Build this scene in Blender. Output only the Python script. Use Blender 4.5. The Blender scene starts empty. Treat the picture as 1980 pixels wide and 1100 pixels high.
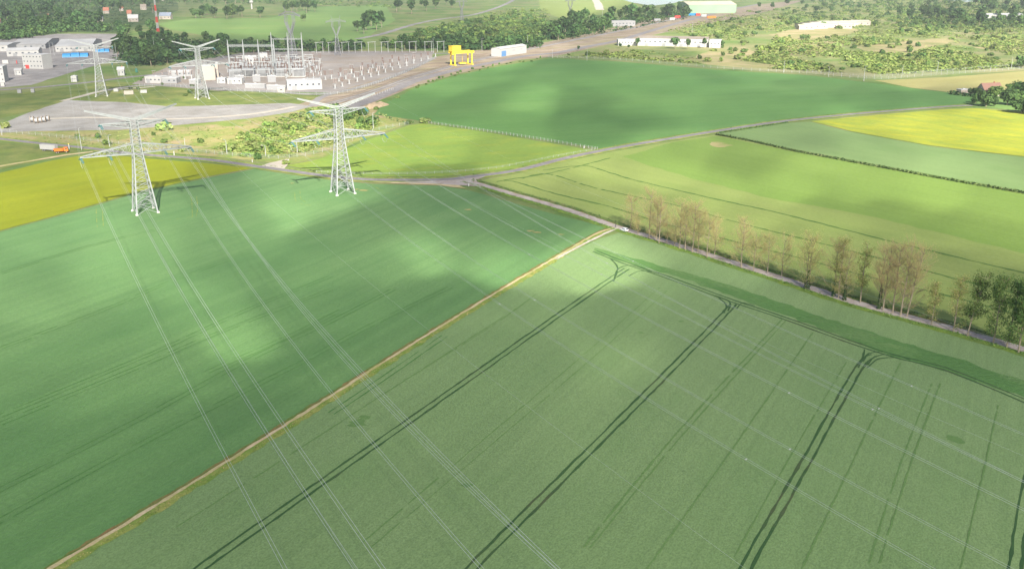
import bpy, bmesh, math, random
from math import sin, cos, pi, radians
from mathutils import Vector, Matrix, noise
from mathutils.geometry import tessellate_polygon

random.seed(7)
R = random.Random(11)
S = bpy.context.scene
C = S.collection

# ------------------------------------------------------------------ camera
FPX, PITCH, CAMH = 1780.0, radians(19.2), 110.0
cam = bpy.data.cameras.new('camera')
cam.sensor_width = 36.0
cam.lens = 36.0 * FPX / 1980.0
cam.clip_start, cam.clip_end = 1.0, 60000.0
cam_o = bpy.data.objects.new('camera', cam)
cam_o.location = (0, 0, CAMH)
cam_o.rotation_euler = (pi / 2 - PITCH, 0, 0)
C.objects.link(cam_o)
S.camera = cam_o

# ------------------------------------------------------------------ sky, sun, exposure
SUN_EL = radians(34)
SUN_H = Vector((0.232, -0.973, 0)).normalized()          # horizontal direction towards the sun: behind the camera
world = bpy.data.worlds.new('World')
S.world = world
world.use_nodes = True
wn = world.node_tree
bg = wn.nodes['Background']
sky = wn.nodes.new('ShaderNodeTexSky')
sky.sky_type = 'NISHITA'
sky.sun_disc = False
sky.sun_elevation = SUN_EL
sky.sun_rotation = math.atan2(SUN_H.x, SUN_H.y)
wn.links.new(sky.outputs[0], bg.inputs[0])
bg.inputs[1].default_value = 0.07
sun = bpy.data.lights.new('sun', 'SUN')
sun.energy = 5.0
sun.angle = radians(0.5)
sun.color = (1.0, 0.95, 0.86)
sun_o = bpy.data.objects.new('sun', sun)
sd = Vector((SUN_H.x * cos(SUN_EL), SUN_H.y * cos(SUN_EL), sin(SUN_EL)))
sun_o.rotation_euler = sd.to_track_quat('Z', 'Y').to_euler()
C.objects.link(sun_o)
S.view_settings.view_transform = 'Standard'
S.view_settings.look = 'None'
S.view_settings.exposure = 1.45
S.view_settings.gamma = 1.0
S.cycles.transparent_max_bounces = 24
S.cycles.max_bounces = 6
S.cycles.volume_bounces = 0

# ------------------------------------------------------------------ geometry of the view: photo pixel -> point in the world
FW = Vector((0, cos(PITCH), -sin(PITCH)))
UP = Vector((0, sin(PITCH), cos(PITCH)))
def ray(px, py): return FPX * FW + Vector((px - 990, 0, 0)) - (py - 550) * UP
def P(px, py, z=0.0):
    d = ray(px, py)
    return Vector((0, 0, CAMH)) + d * ((z - CAMH) / d.z)
def ppm(px, py):                                          # photo pixels per metre at that ground point
    return FPX / (P(px, py) - Vector((0, 0, CAMH))).dot(FW)

# ------------------------------------------------------------------ helpers
def tag(o, label=None, cat=None, group=None, kind=None):
    if label: o['label'] = label
    if cat: o['category'] = cat
    if group: o['group'] = group
    if kind: o['kind'] = kind
    return o
def empty(name, loc, rz=0.0, label=None, cat=None, group=None):
    o = bpy.data.objects.new(name, None)
    o.location = loc
    o.rotation_euler = (0, 0, rz)
    C.objects.link(o)
    return tag(o, label, cat, group)
class MB:
    def __init__(s): s.v, s.f, s.m = [], [], []
    def add(s, vs, fs, m=0):
        b = len(s.v)
        s.v += [tuple(v) for v in vs]
        s.f += [tuple(i + b for i in f) for f in fs]
        s.m += [m] * len(fs)
    def box(s, c, d, rz=0.0, m=0, taper=1.0):
        x, y, z = d[0] / 2, d[1] / 2, d[2] / 2
        vs = []
        for k in (-1, 1):
            t = taper if k > 0 else 1.0
            for (i, j) in ((-1, -1), (1, -1), (1, 1), (-1, 1)):
                a, b = i * x * t, j * y * t
                vs.append((c[0] + a * cos(rz) - b * sin(rz), c[1] + a * sin(rz) + b * cos(rz), c[2] + k * z))
        s.add(vs, [(3, 2, 1, 0), (4, 5, 6, 7), (0, 1, 5, 4), (1, 2, 6, 5), (2, 3, 7, 6), (3, 0, 4, 7)], m)
    def tube(s, pts, rad, n=6, m=0, cap=True):
        pts = [Vector(p) for p in pts]
        if not hasattr(rad, '__len__'): rad = [rad] * len(pts)
        rings, prev = [], None
        vs, fs = [], []
        for i, p in enumerate(pts):
            t = (pts[min(i + 1, len(pts) - 1)] - pts[max(i - 1, 0)])
            t = t.normalized() if t.length > 1e-9 else Vector((0, 0, 1))
            a = (prev if prev is not None else (Vector((0, 0, 1)) if abs(t.z) < .9 else Vector((1, 0, 0))))
            u = (a - t * a.dot(t)).normalized()
            prev = u
            w = t.cross(u)
            for k in range(n):
                q = 2 * pi * (k + .5) / n
                vs.append(p + (u * cos(q) + w * sin(q)) * rad[i])
        for i in range(len(pts) - 1):
            for k in range(n):
                a, b = i * n + k, i * n + (k + 1) % n
                fs.append((a, b, b + n, a + n))
        if cap and n > 2:
            fs.append(tuple(range(n - 1, -1, -1)))
            fs.append(tuple(range((len(pts) - 1) * n, len(pts) * n)))
        s.add(vs, fs, m)
    def bar(s, p, q, w, m=0): s.tube([p, q], w * .62, 4, m, False)
    def leaf(s, c, nrm, size, m=0, rr=R):
        nrm = nrm.normalized()
        u = nrm.orthogonal().normalized()
        w = nrm.cross(u)
        a = rr.uniform(0, 2 * pi)
        u, w = u * cos(a) + w * sin(a), w * cos(a) - u * sin(a)
        h = size * .5
        k = rr.uniform(.55, 1.0)
        s.add([c - u * h - w * h * k * .6, c + u * h * .5 - w * h * k, c + u * h + w * h * k * .5, c - u * h * .4 + w * h * k + nrm * h * .3], [(0, 1, 2, 3)], m)
    def prism(s, outline, y0, y1, m=0):                   # outline in x,z extruded along y
        n = len(outline)
        vs = [(x, y0, z) for x, z in outline] + [(x, y1, z) for x, z in outline]
        fs = [tuple(range(n)), tuple(range(2 * n - 1, n - 1, -1))]
        fs += [(i, i + n, (i + 1) % n + n, (i + 1) % n) for i in range(n)]
        s.add(vs, fs, m)
    def build(s, name, mats, parent=None, smooth=False):
        me = bpy.data.meshes.new(name)
        me.from_pydata(s.v, [], s.f)
        if not isinstance(mats, (list, tuple)): mats = [mats]
        for m in mats: me.materials.append(m)
        if len(mats) > 1: me.polygons.foreach_set('material_index', s.m)
        if smooth: me.polygons.foreach_set('use_smooth', [True] * len(s.f))
        me.update()
        o = bpy.data.objects.new(name, me)
        C.objects.link(o)
        if parent: o.parent = parent
        return o
def copy_tree(o, parent=None):
    c = o.copy()
    C.objects.link(c)
    c.parent = parent
    for ch in list(o.children): copy_tree(ch, c)
    return c

# ------------------------------------------------------------------ materials
def new_mat(name, rough=.85, spec=.15, metal=0.0):
    m = bpy.data.materials.new(name)
    m.use_nodes = True
    b = m.node_tree.nodes['Principled BSDF']
    b.inputs['Roughness'].default_value = rough
    b.inputs['Specular IOR Level'].default_value = spec
    b.inputs['Metallic'].default_value = metal
    return m, m.node_tree, b
def mixc(nt, fac, a, b):
    n = nt.nodes.new('ShaderNodeMix')
    n.data_type = 'RGBA'
    for k, v in ((0, fac), (6, a), (7, b)):
        if isinstance(v, bpy.types.NodeSocket): nt.links.new(v, n.inputs[k])
        elif k == 0: n.inputs[0].default_value = v
        else: n.inputs[k].default_value = (v[0], v[1], v[2], 1)
    return n.outputs[2]
def tex(nt, scale, detail=3.0, rough=.55, rot=0.0, stretch=1.0, lo=.35, hi=.65, off=0.0, dist=0.0):
    tc = nt.nodes.new('ShaderNodeTexCoord')
    src = tc.outputs['Object']
    r1 = nt.nodes.new('ShaderNodeVectorRotate')
    r1.rotation_type = 'Z_AXIS'
    r1.inputs['Angle'].default_value = -rot
    nt.links.new(src, r1.inputs['Vector'])
    mp = nt.nodes.new('ShaderNodeMapping')
    mp.inputs['Location'].default_value = (off, off * .7, 0)
    mp.inputs['Scale'].default_value = (scale / stretch, scale, scale)
    nt.links.new(r1.outputs[0], mp.inputs['Vector'])
    nz = nt.nodes.new('ShaderNodeTexNoise')
    nz.inputs['Scale'].default_value = 1.0
    nz.inputs['Detail'].default_value = detail
    nz.inputs['Roughness'].default_value = rough
    nz.inputs['Distortion'].default_value = dist
    nt.links.new(mp.outputs[0], nz.inputs['Vector'])
    mr = nt.nodes.new('ShaderNodeMapRange')
    mr.inputs[1].default_value = lo
    mr.inputs[2].default_value = hi
    nt.links.new(nz.outputs['Fac'], mr.inputs[0])
    return mr.outputs[0]
def bump(nt, b, h, strength, dist):
    n = nt.nodes.new('ShaderNodeBump')
    n.inputs['Strength'].default_value = strength
    n.inputs['Distance'].default_value = dist
    nt.links.new(h, n.inputs['Height'])
    nt.links.new(n.outputs[0], b.inputs['Normal'])
def mul(nt, a, k, op='MULTIPLY'):
    n = nt.nodes.new('ShaderNodeMath')
    n.operation = op
    nt.links.new(a, n.inputs[0])
    if isinstance(k, bpy.types.NodeSocket): nt.links.new(k, n.inputs[1])
    else: n.inputs[1].default_value = k
    return n.outputs[0]

def crop_mat(name, a, b, c=None, row=0.0, rowk=.5, rows=.5, big=.012, fine=1.3, finek=.35, camt=.5, bstr=.35, bd=.35, cscale=.05, clo=.5, chi=.7, stretch=30, sheen=0.0, flo=.3, fhi=.7):
    """crop: colour a to b by broad patches, drill-row streaks along row, leaf grain; c is a third colour in patches"""
    m, nt, p = new_mat(name, .9, .08)
    col = mixc(nt, tex(nt, big, 4, .6, row, 3.0, .3, .7), a, b)
    lo = tuple(x * .80 for x in a)
    col = mixc(nt, mul(nt, tex(nt, rows, 3, .6, row, stretch, .4, .75, 5), rowk), col, lo)
    if c: col = mixc(nt, mul(nt, tex(nt, cscale, 5, .65, row, 2.0, clo, chi, 31), camt), col, c)
    f = tex(nt, fine, 3, .7, row, 1.6, flo, fhi, 9)
    dark = tuple(x * .55 for x in a)
    col = mixc(nt, mul(nt, f, finek), col, dark)
    nt.links.new(col, p.inputs['Base Color'])
    p.inputs['Sheen Weight'].default_value = sheen
    p.inputs['Sheen Roughness'].default_value = .6
    p.inputs['Sheen Tint'].default_value = (.9, 1, .8, 1)
    bump(nt, p, f, bstr, bd)
    return m
def rough_mat(name, cols, scales, rough=.92, bs=.3, bd=.3, grain=None, rot=0, stretch=1.0):
    """ground cover: first colour, then each further colour in patches of its scale"""
    m, nt, p = new_mat(name, rough, .08)
    col = cols[0]
    for i, (cc, sc) in enumerate(zip(cols[1:], scales)):
        col = mixc(nt, tex(nt, sc, 5, .65, rot, stretch, .42, .62, 13 * i + 3, .3), col, cc)
    g = tex(nt, grain or .8, 4, .7, 0, 1, .3, .7, 2)
    d = nt.nodes.new('ShaderNodeMix')
    d.data_type = 'RGBA'
    d.blend_type = 'MULTIPLY'
    nt.links.new(mul(nt, g, .45), d.inputs[0])
    nt.links.new(col, d.inputs[6])
    d.inputs[7].default_value = (.45, .45, .42, 1)
    nt.links.new(d.outputs[2], p.inputs['Base Color'])
    bump(nt, p, g, bs, bd)
    return m
def paint(name, c, rough=.6, spec=.3, metal=0.0, dirt=.25, scale=.6, c2=None):
    m, nt, p = new_mat(name, rough, spec, metal)
    col = mixc(nt, mul(nt, tex(nt, scale, 5, .65, 0, 1, .4, .7), dirt), c, c2 or tuple(x * .55 for x in c))
    nt.links.new(col, p.inputs['Base Color'])
    return m
def leaf_mat(name, a, b, var=.5):
    m, nt, p = new_mat(name, .75, .12)
    oi = nt.nodes.new('ShaderNodeObjectInfo')
    col = mixc(nt, tex(nt, .9, 3, .6, 0, 1, .35, .65), a, b)
    hs = nt.nodes.new('ShaderNodeHueSaturation')
    mr = nt.nodes.new('ShaderNodeMapRange')
    mr.inputs[3].default_value = 1 - var * .5
    mr.inputs[4].default_value = 1 + var * .6
    nt.links.new(oi.outputs['Random'], mr.inputs[0])
    nt.links.new(mr.outputs[0], hs.inputs['Value'])
    mr2 = nt.nodes.new('ShaderNodeMapRange')
    mr2.inputs[3].default_value = .485
    mr2.inputs[4].default_value = .515
    nt.links.new(mul(nt, oi.outputs['Random'], 7.13, 'MULTIPLY'), mr2.inputs[0])
    fr = nt.nodes.new('ShaderNodeMath'); fr.operation = 'FRACT'
    nt.links.new(mul(nt, oi.outputs['Random'], 17.3), fr.inputs[0])
    nt.links.new(fr.outputs[0], mr2.inputs[0])
    nt.links.new(mr2.outputs[0], hs.inputs['Hue'])
    nt.links.new(col, hs.inputs['Color'])
    nt.links.new(hs.outputs[0], p.inputs['Base Color'])
    tr = nt.nodes.new('ShaderNodeBsdfTranslucent')
    nt.links.new(hs.outputs[0], tr.inputs['Color'])
    mx = nt.nodes.new('ShaderNodeMixShader')
    mx.inputs[0].default_value = .25
    nt.links.new(p.outputs[0], mx.inputs[1])
    nt.links.new(tr.outputs[0], mx.inputs[2])
    nt.links.new(mx.outputs[0], nt.nodes['Material Output'].inputs['Surface'])
    return m
def net_mat(name, c, cover):
    m, nt, p = new_mat(name, .6, .2)
    p.inputs['Base Color'].default_value = (*c, 1)
    p.inputs['Alpha'].default_value = cover
    return m

ROWA = radians(46)     # drill direction of the wheat, set from its tramlines below
def pxdir(a, b):
    d = P(*b) - P(*a)
    return math.atan2(d.y, d.x)
M = {}
M['wheat'] = crop_mat('wheat', (.176, .277, .097), (.222, .312, .122), (.125, .235, .068), pxdir((1150, 857), (1406, 584)), .5, .55, .012, 2.6, .60, .35, .28, .2, stretch=40, sheen=.05, flo=.4, fhi=.64)
M['wheat_dark'] = crop_mat('wheat_lush', (.098, .21, .058), (.122, .232, .068), (.16, .255, .088), pxdir((1250, 540), (1980, 768)), .3, .5, .03, 1.0, .45, .7, .5, .4, cscale=.07, clo=.47, chi=.6)
M['tram'] = crop_mat('shaded_wheel_track', (.042, .095, .034), (.062, .125, .042), (.13, .11, .06), 0, .2, .5, .05, 1.5, .3, .6, .3, .2)  # soil and leaf colour darkened for the shade inside the crop gaps
M['tram_faint'] = crop_mat('faint_shaded_wheel_track', (.125, .22, .068), (.15, .25, .08), None, 0, .2, .5, .05, 1.5, .3)  # same gap shade put into the colour, weaker, for the faint tracks
M['barley'] = crop_mat('barley', (.108, .238, .064), (.154, .272, .086), (.048, .160, .036), pxdir((0, 1007), (571, 700)), .8, .22, .010, 1.2, .5, .6, .3, .3, cscale=.02, clo=.45, chi=.7, stretch=60, sheen=.07)
M['barley_tram'] = crop_mat('barley_track', (.075, .18, .048), (.10, .215, .06), None, 0, .2, .5, .05, 1.2, .3)
M['lime'] = crop_mat('young_crop', (.225, .285, .078), (.265, .315, .095), (.175, .25, .06), pxdir((1100, 380), (1900, 600)), .35, .22, .012, .9, .35, .5, .3, .3, cscale=.03, stretch=30)
M['lime_deep'] = crop_mat('deeper_young_crop', (.17, .265, .055), (.205, .295, .066), None, pxdir((1100, 380), (1900, 600)), .3, .22, .012, .7, .35)
M['lime_tram'] = crop_mat('young_crop_track', (.08, .155, .035), (.11, .18, .045), None, 0, .2, .5, .05, 1.2, .3)
M['pale'] = crop_mat('pale_crop', (.18, .272, .098), (.215, .30, .112), (.13, .225, .068), pxdir((1600, 250), (1980, 310)), .3, .15, .012, .6, .25, .5, .2, .2, cscale=.02)
M['rape'] = crop_mat('flowering_rape', (.25, .32, .05), (.33, .365, .045), (.42, .40, .035), pxdir((1600, 240), (1980, 290)), .4, .12, .02, .5, .35, .9, .3, .3, cscale=.09, clo=.42, chi=.66, stretch=8)
M['deep'] = crop_mat('deep_green_crop', (.108, .23, .064), (.132, .255, .070), (.16, .275, .085), pxdir((800, 240), (1700, 190)), .35, .10, .008, .4, .25, .5, .2, .2, cscale=.012, stretch=20)
M['meadow'] = crop_mat('buttercup_meadow', (.195, .30, .06), (.245, .33, .062), (.34, .345, .05), pxdir((720, 330), (1100, 300)), .4, .1, .03, .5, .4, .55, .3, .3, cscale=.07, clo=.5, chi=.7, stretch=5)
M['olive'] = crop_mat('yellowing_crop', (.255, .295, .020), (.305, .325, .022), (.20, .26, .025), pxdir((0, 400), (400, 320)), .5, .12, .02, .6, .3, .5, .25, .3, cscale=.03, stretch=25)
M['straw'] = crop_mat('straw_grass', (.34, .31, .12), (.38, .35, .14), (.30, .32, .10), pxdir((1700, 170), (1980, 150)), .5, .08, .02, .4, .3, .5, .2, .2)
M['pasture'] = crop_mat('pasture', (.16, .27, .075), (.20, .30, .085), (.25, .30, .10), 0, .3, .08, .01, .2, .25, .5, .2, .3, cscale=.015)
M['ground'] = rough_mat('rough_ground', [(.15, .24, .06), (.19, .26, .07), (.11, .19, .05), (.25, .26, .11)], [.02, .035, .012], grain=.4)
M['scrub'] = rough_mat('scrub_ground', [(.19, .27, .075), (.24, .29, .09), (.15, .23, .06), (.32, .30, .14)], [.018, .03, .010], grain=.3)
M['sand'] = rough_mat('sandy_ground', [(.46, .37, .21), (.40, .34, .16), (.28, .29, .11)], [.03, .02], grain=.4)
M['dry'] = rough_mat('dry_grass', [(.38, .34, .14), (.30, .32, .09), (.42, .33, .18), (.22, .29, .07)], [.03, .02, .045], grain=.6)
M['woodfloor'] = rough_mat('wood_floor', [(.06, .11, .035), (.09, .14, .045), (.16, .20, .07)], [.02, .01], grain=.3)
M['gravel'] = rough_mat('gravel', [(.36, .34, .315), (.40, .38, .355), (.30, .28, .25)], [.02, .05], grain=.9, bs=.2)
M['platform'] = rough_mat('crushed_stone', [(.30, .27, .25), (.35, .315, .29), (.30, .25, .205)], [.03, .014], grain=.9)
M['lot'] = rough_mat('worn_concrete', [(.32, .30, .29), (.38, .35, .33), (.25, .23, .22)], [.02, .05], grain=.6)
M['earth'] = rough_mat('bare_earth', [(.36, .28, .20), (.30, .28, .13), (.42, .34, .26), (.26, .20, .15)], [.03, .05, .08], grain=.5, rot=.6, stretch=3)
M['asphalt'] = rough_mat('asphalt', [(.27, .25, .25), (.31, .285, .28), (.23, .21, .20)], [.03, .2], grain=1.5, bs=.1)
M['lane'] = rough_mat('chalky_lane', [(.46, .39, .36), (.50, .44, .39), (.38, .31, .26)], [.05, .2], grain=1.5, bs=.1)
M['chalk'] = rough_mat('pale_gravel', [(.55, .50, .42), (.48, .42, .34)], [.1], grain=1.5, bs=.1)
M['dirt'] = rough_mat('dirt', [(.62, .50, .31), (.56, .42, .24), (.42, .38, .15)], [.15, .06], grain=1.6)
M['brown'] = rough_mat('brown_weeds', [(.20, .19, .06), (.26, .17, .07), (.13, .20, .045)], [.25, .12], grain=1.5)
M['verge'] = rough_mat('verge_grass', [(.26, .31, .07), (.36, .35, .10), (.17, .27, .05)], [.12, .2], grain=1.5)
M['verge_green'] = rough_mat('lush_verge', [(.17, .27, .045), (.22, .31, .05), (.12, .19, .045)], [.12, .2], grain=1.5)
M['ditch'] = rough_mat('ditch_grass', [(.085, .15, .04), (.13, .19, .05), (.20, .19, .08)], [.12, .3], grain=1.5)
M['bank'] = rough_mat('grass_bank', [(.19, .24, .06), (.27, .27, .09), (.13, .18, .05)], [.03, .05], grain=.7)

M['steel'] = paint('galvanised_steel', (.34, .355, .35), .5, .4, .15, .2, .3)
M['steel_dark'] = paint('weathered_steel', (.22, .22, .24), .6, .3, .1, .2, .3)
M['post'] = paint('grey_post', (.42, .43, .42), .6, .3, 0, .2)
M['concrete'] = paint('concrete', (.55, .53, .49), .9, .1)
M['wire'] = paint('aluminium_wire', (.46, .48, .46), .6, .3, 0, .1)
M['glass_ins'] = paint('glass_insulator', (.07, .19, .20), .25, .6, 0, .1)
M['white'] = paint('white_cladding', (.42, .41, .39), .6, .2, 0, .18, .08)
M['cream'] = paint('cream_wall', (.42, .365, .31), .7, .2, 0, .2, .1)
M['greywall'] = paint('grey_cladding', (.28, .28, .28), .7, .2, 0, .2, .1)
M['roof_white'] = paint('pale_roof', (.50, .49, .475), .6, .2, 0, .3, .05)
M['roof_grey'] = paint('grey_roof', (.40, .39, .38), .7, .2, 0, .3, .06)
M['roof_brown'] = paint('brown_roof', (.27, .23, .19), .8, .15, 0, .35, .1)
M['roof_red'] = paint('red_tiles', (.42, .17, .11), .8, .15, 0, .3, .3)
M['roof_dull'] = paint('dull_red_tiles', (.30, .17, .13), .85, .1, 0, .35, .3)
M['roof_slate'] = paint('blue_slate', (.22, .25, .31), .7, .2, 0, .3, .3)
M['roof_cream'] = paint('cream_roof', (.52, .48, .36), .7, .15, 0, .2, .1)
M['green_clad'] = paint('pale_green_cladding', (.26, .38, .25), .6, .2, 0, .15, .05)
M['blue'] = paint('blue_cover', (.04, .24, .50), .5, .3, 0, .2, .1)
M['door_blue'] = paint('blue_door', (.10, .22, .42), .5, .3, 0, .15)
M['window'] = paint('window_glass', (.06, .07, .09), .15, .6, 0, .1)
M['yellow'] = paint('yellow_paint', (.80, .56, .04), .5, .35, 0, .15, .5)
M['orange'] = paint('orange_paint', (.75, .20, .03), .5, .35, 0, .2, .5)
M['red'] = paint('red_paint', (.60, .06, .05), .5, .3, 0, .15)
M['darkgreen'] = paint('dark_green_paint', (.04, .16, .12), .6, .3)
M['rubber'] = paint('rubber', (.025, .025, .025), .9, .1)
M['car_white'] = paint('white_car_paint', (.80, .80, .80), .25, .5, 0, .06)
M['plastic'] = paint('dark_plastic', (.04, .04, .045), .5, .3)
M['lamp_red'] = paint('red_lamp', (.45, .03, .02), .3, .5)
M['wood'] = paint('pale_wood', (.52, .43, .33), .85, .1, 0, .3, 1.0)
M['machine'] = paint('grey_machine', (.34, .35, .36), .6, .3, 0, .3, .5)
M['porcelain'] = paint('brown_porcelain', (.17, .11, .09), .3, .5)
M['cloth'] = paint('dark_cloth', (.06, .055, .07), .9, .05)
M['skin'] = paint('skin', (.50, .32, .24), .6, .2)
M['hair'] = paint('hair', (.05, .035, .025), .8, .1)
M['sandpile'] = rough_mat('heaped_sand', [(.50, .38, .25), (.42, .32, .20)], [.3], grain=1.0, bs=.5)
M['bark'] = paint('bark', (.29, .24, .17), .95, .05, 0, .5, .8)
M['twig'] = leaf_mat('twigs', (.44, .34, .18), (.50, .39, .20), .2)
M['youngleaf'] = leaf_mat('young_leaves', (.50, .42, .17), (.42, .40, .14), .3)
M['midleaf'] = leaf_mat('spring_leaves', (.17, .22, .055), (.22, .26, .07), .3)
M['leaf'] = leaf_mat('leaves', (.065, .13, .038), (.095, .165, .05), .6)
M['leaf_light'] = leaf_mat('lighter_leaves', (.10, .175, .045), (.14, .21, .055), .5)  # paler leaf tone, one of several mixed through the plants
M['leaf_dark'] = leaf_mat('deep_leaves', (.035, .075, .024), (.05, .10, .03), .4)
M['bushleaf'] = leaf_mat('shrub_leaves', (.17, .25, .06), (.22, .30, .07), .5)
M['bushleaf2'] = leaf_mat('olive_shrub_leaves', (.23, .28, .09), (.28, .31, .11), .5)
M['ivy'] = leaf_mat('ivy_leaves', (.04, .085, .03), (.06, .10, .035), .2)
M['net'] = net_mat('fence_netting', (.26, .29, .25), .16)
mw, ntw, pw = new_mat('lake_water', .12, .5)
pw.inputs['Base Color'].default_value = (.10, .14, .17, 1)
bump(ntw, pw, tex(ntw, .15, 3), .1, .2)
M['water'] = mw

# ------------------------------------------------------------------ sheets of ground
def spline(pts, step=12.0):
    """Catmull-Rom through world points"""
    pts = [Vector(p) for p in pts]
    out = []
    for i in range(len(pts) - 1):
        p0, p1, p2, p3 = pts[max(i - 1, 0)], pts[i], pts[i + 1], pts[min(i + 2, len(pts) - 1)]
        n = max(2, int((p2 - p1).length / step))
        for k in range(n):
            t = k / n
            out.append(.5 * ((2 * p1) + (p2 - p0) * t + (2 * p0 - 5 * p1 + 4 * p2 - p3) * t * t + (3 * p1 - p0 - 3 * p2 + p3) * t ** 3))
    out.append(pts[-1])
    return out
def sheet_into(mb, px, z, m=0, jit=.4, step=8.0):
    w = [P(*p) for p in px]
    ring = []
    for i in range(len(w)):
        a, b = w[i], w[(i + 1) % len(w)]
        n = max(1, min(60, int((b - a).length / step)))
        for k in range(n):
            q = a.lerp(b, k / n)
            if 0 < k: q += Vector((R.uniform(-jit, jit), R.uniform(-jit, jit), 0))
            ring.append(Vector((q.x, q.y, z)))
    tris = tessellate_polygon([ring])
    fs = []
    for t in tris:
        a, b, c = (ring[i] for i in t)
        fs.append(tuple(t) if (b - a).cross(c - a).z > 0 else tuple(reversed(t)))
    mb.add(ring, fs, m)
STRIPS = [0]
def strip_into(mb, px, width, z, m=0, jit=0.0, off=0.0, world=False, step=10.0, gap=0.0):
    STRIPS[0] += 1
    z += (STRIPS[0] % 37) * .0009
    pts = spline(px if world else [P(*p) for p in px], step)
    vs, fs = [], []
    for i, p in enumerate(pts):
        t = (pts[min(i + 1, len(pts) - 1)] - pts[max(i - 1, 0)])
        t.z = 0
        t = t.normalized() if t.length else Vector((1, 0, 0))
        n = Vector((-t.y, t.x, 0))
        c = p + n * off
        a, b = width / 2 + R.uniform(-jit, jit), width / 2 + R.uniform(-jit, jit)
        l, r = c + n * a, c - n * b
        vs += [(r.x, r.y, z), (l.x, l.y, z)]
        if i:
            if R.random() >= gap: fs.append((2 * i - 2, 2 * i, 2 * i + 1, 2 * i - 1))
    mb.add(vs, fs, m)
def sheet(name, label, cat, px, z, mats, jit=.4, step=8.0, extra=None):
    mb = MB()
    sheet_into(mb, px, z, 0, jit, step)
    if extra: extra(mb)
    o = mb.build(name, mats)
    return tag(o, label, cat, kind='structure')
def strip(name, label, cat, px, width, z, mat, jit=.0, off=0.0, step=10.0):
    mb = MB()
    strip_into(mb, px, width, z, 0, jit, off, step=step)
    return tag(mb.build(name, mat), label, cat, kind='structure')

g = MB()
N = 24
for i in range(N + 1):
    for j in range(N + 1):
        g.v.append((-9000 + 18000 * i / N, -500 + 12500 * j / N, 0))
for i in range(N):
    for j in range(N):
        g.f.append((i * (N + 1) + j, (i + 1) * (N + 1) + j, (i + 1) * (N + 1) + j + 1, i * (N + 1) + j + 1)); g.m.append(0)
tag(g.build('ground', M['ground']), 'rough green and ochre open ground reaching to the horizon', 'ground', kind='structure')

# --- far areas
sheet('wood_floor', 'dark green ground under the village trees in the far distance', 'ground', [(-250, -25), (340, -20), (345, 20), (240, 66), (110, 62), (0, 85), (-250, 110)], .05, M['woodfloor'], 2, 40)
sheet('hill_field', 'pale green far pasture below the distant wood', 'field', [(300, 46), (380, 36), (520, 36), (620, 14), (745, 10), (765, 40), (725, 62), (700, 80), (500, 78), (440, 78), (330, 58)], .06, M['pasture'], 2, 40)
sheet('bright_hillside', 'sunlit bright green slope beside the lake', 'field', [(1040, -12), (1160, -14), (1255, 16), (1180, 28), (1080, 36), (1045, 20)], .06, M['lime'], 3, 40)
sheet('scrubland', 'ochre and green scrubland stretching behind the big green field', 'scrub', [(1065, 112), (1085, 92), (1290, 50), (1420, 22), (1700, -8), (2400, -12), (2500, 135), (1980, 137), (1700, 155), (1560, 142), (1400, 133), (1200, 116)], .05, M['scrub'], 2, 40)
for pts, lab in (([(1485, 68), (1545, 55), (1640, 52), (1665, 60), (1620, 72), (1540, 78)], 'sandy clearing in front of the cream roofed sheds'),
                 ([(1650, 92), (1760, 80), (1840, 73), (1845, 80), (1790, 95), (1760, 105), (1690, 102)], 'long bare sandy patch in the middle of the scrubland'),
                 ([(1330, 118), (1375, 98), (1440, 92), (1470, 103), (1430, 118), (1510, 128), (1480, 136), (1370, 126)], 'bare tan ground in front of the long white building'),
                 ([(1880, 92), (1980, 86), (2100, 88), (2100, 100), (1930, 100)], 'pale sandy patch at the far edge of the scrubland'),
                 ([(1520, 88), (1600, 80), (1640, 84), (1590, 102), (1530, 106)], 'brownish bare patch among low shrubs')):
    sheet('sandy_patch', lab, 'bare ground', pts, .09, M['sand'], 4, 15)
sheet('straw_field', 'pale straw coloured field behind the hedge of the house', 'field', [(1690, 156), (1830, 150), (1980, 138), (2400, 118), (2400, 200), (1900, 185), (1830, 178), (1760, 170)], .08, M['straw'])
sheet('lake', 'strip of pale lake water at the top of the view', 'lake', [(1185, -4), (1225, 6), (1262, 12), (1300, 7), (1345, -4), (1330, -14), (1190, -14)], .1, M['water'], 3, 40)
sheet('lake', 'thin sliver of water at the far upper edge beyond the scrubland', 'lake', [(1825, 1), (1870, 5), (1910, 1), (1900, -8), (1830, -8)], .1, M['water'], 3, 40)
# --- industry
sheet('industrial_lot', 'grey concrete yard of the industrial estate', 'yard', [(-120, 80), (20, 76), (110, 66), (225, 66), (240, 78), (255, 78), (330, 80), (330, 88), (225, 116), (140, 140), (60, 165), (-120, 182)], .06, M['lot'], 1, 20)
sheet('grass_bank', 'olive grass slope between the estate road and the gravel yard', 'grass bank', [(-150, 195), (60, 178), (200, 158), (280, 160), (400, 176), (640, 182), (690, 178), (600, 206), (560, 200), (330, 207), (250, 199), (130, 194), (60, 217), (-150, 258)], .06, M['bank'], .8, 15)
sheet('dry_grassland', 'tan and green rough grass between the gravel yard and the road', 'grassland', [(-100, 252), (60, 250), (230, 250), (400, 238), (520, 223), (600, 204), (720, 212), (800, 236), (700, 270), (640, 300), (560, 318), (430, 305), (230, 290), (60, 272), (-100, 262)], .065, M['dry'], .8, 15)
sheet('embankment', 'strip of ochre earth and tracks beside the substation', 'earth bank', [(560, 207), (640, 182), (760, 142), (835, 112), (900, 100), (1020, 88), (1100, 74), (1250, 40), (1380, 22), (1460, 10), (1560, 0), (1480, 24), (1340, 52), (1200, 82), (1070, 110), (1000, 117), (890, 142), (800, 168), (740, 192), (700, 208)], .07, M['earth'], 1, 15)
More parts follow.
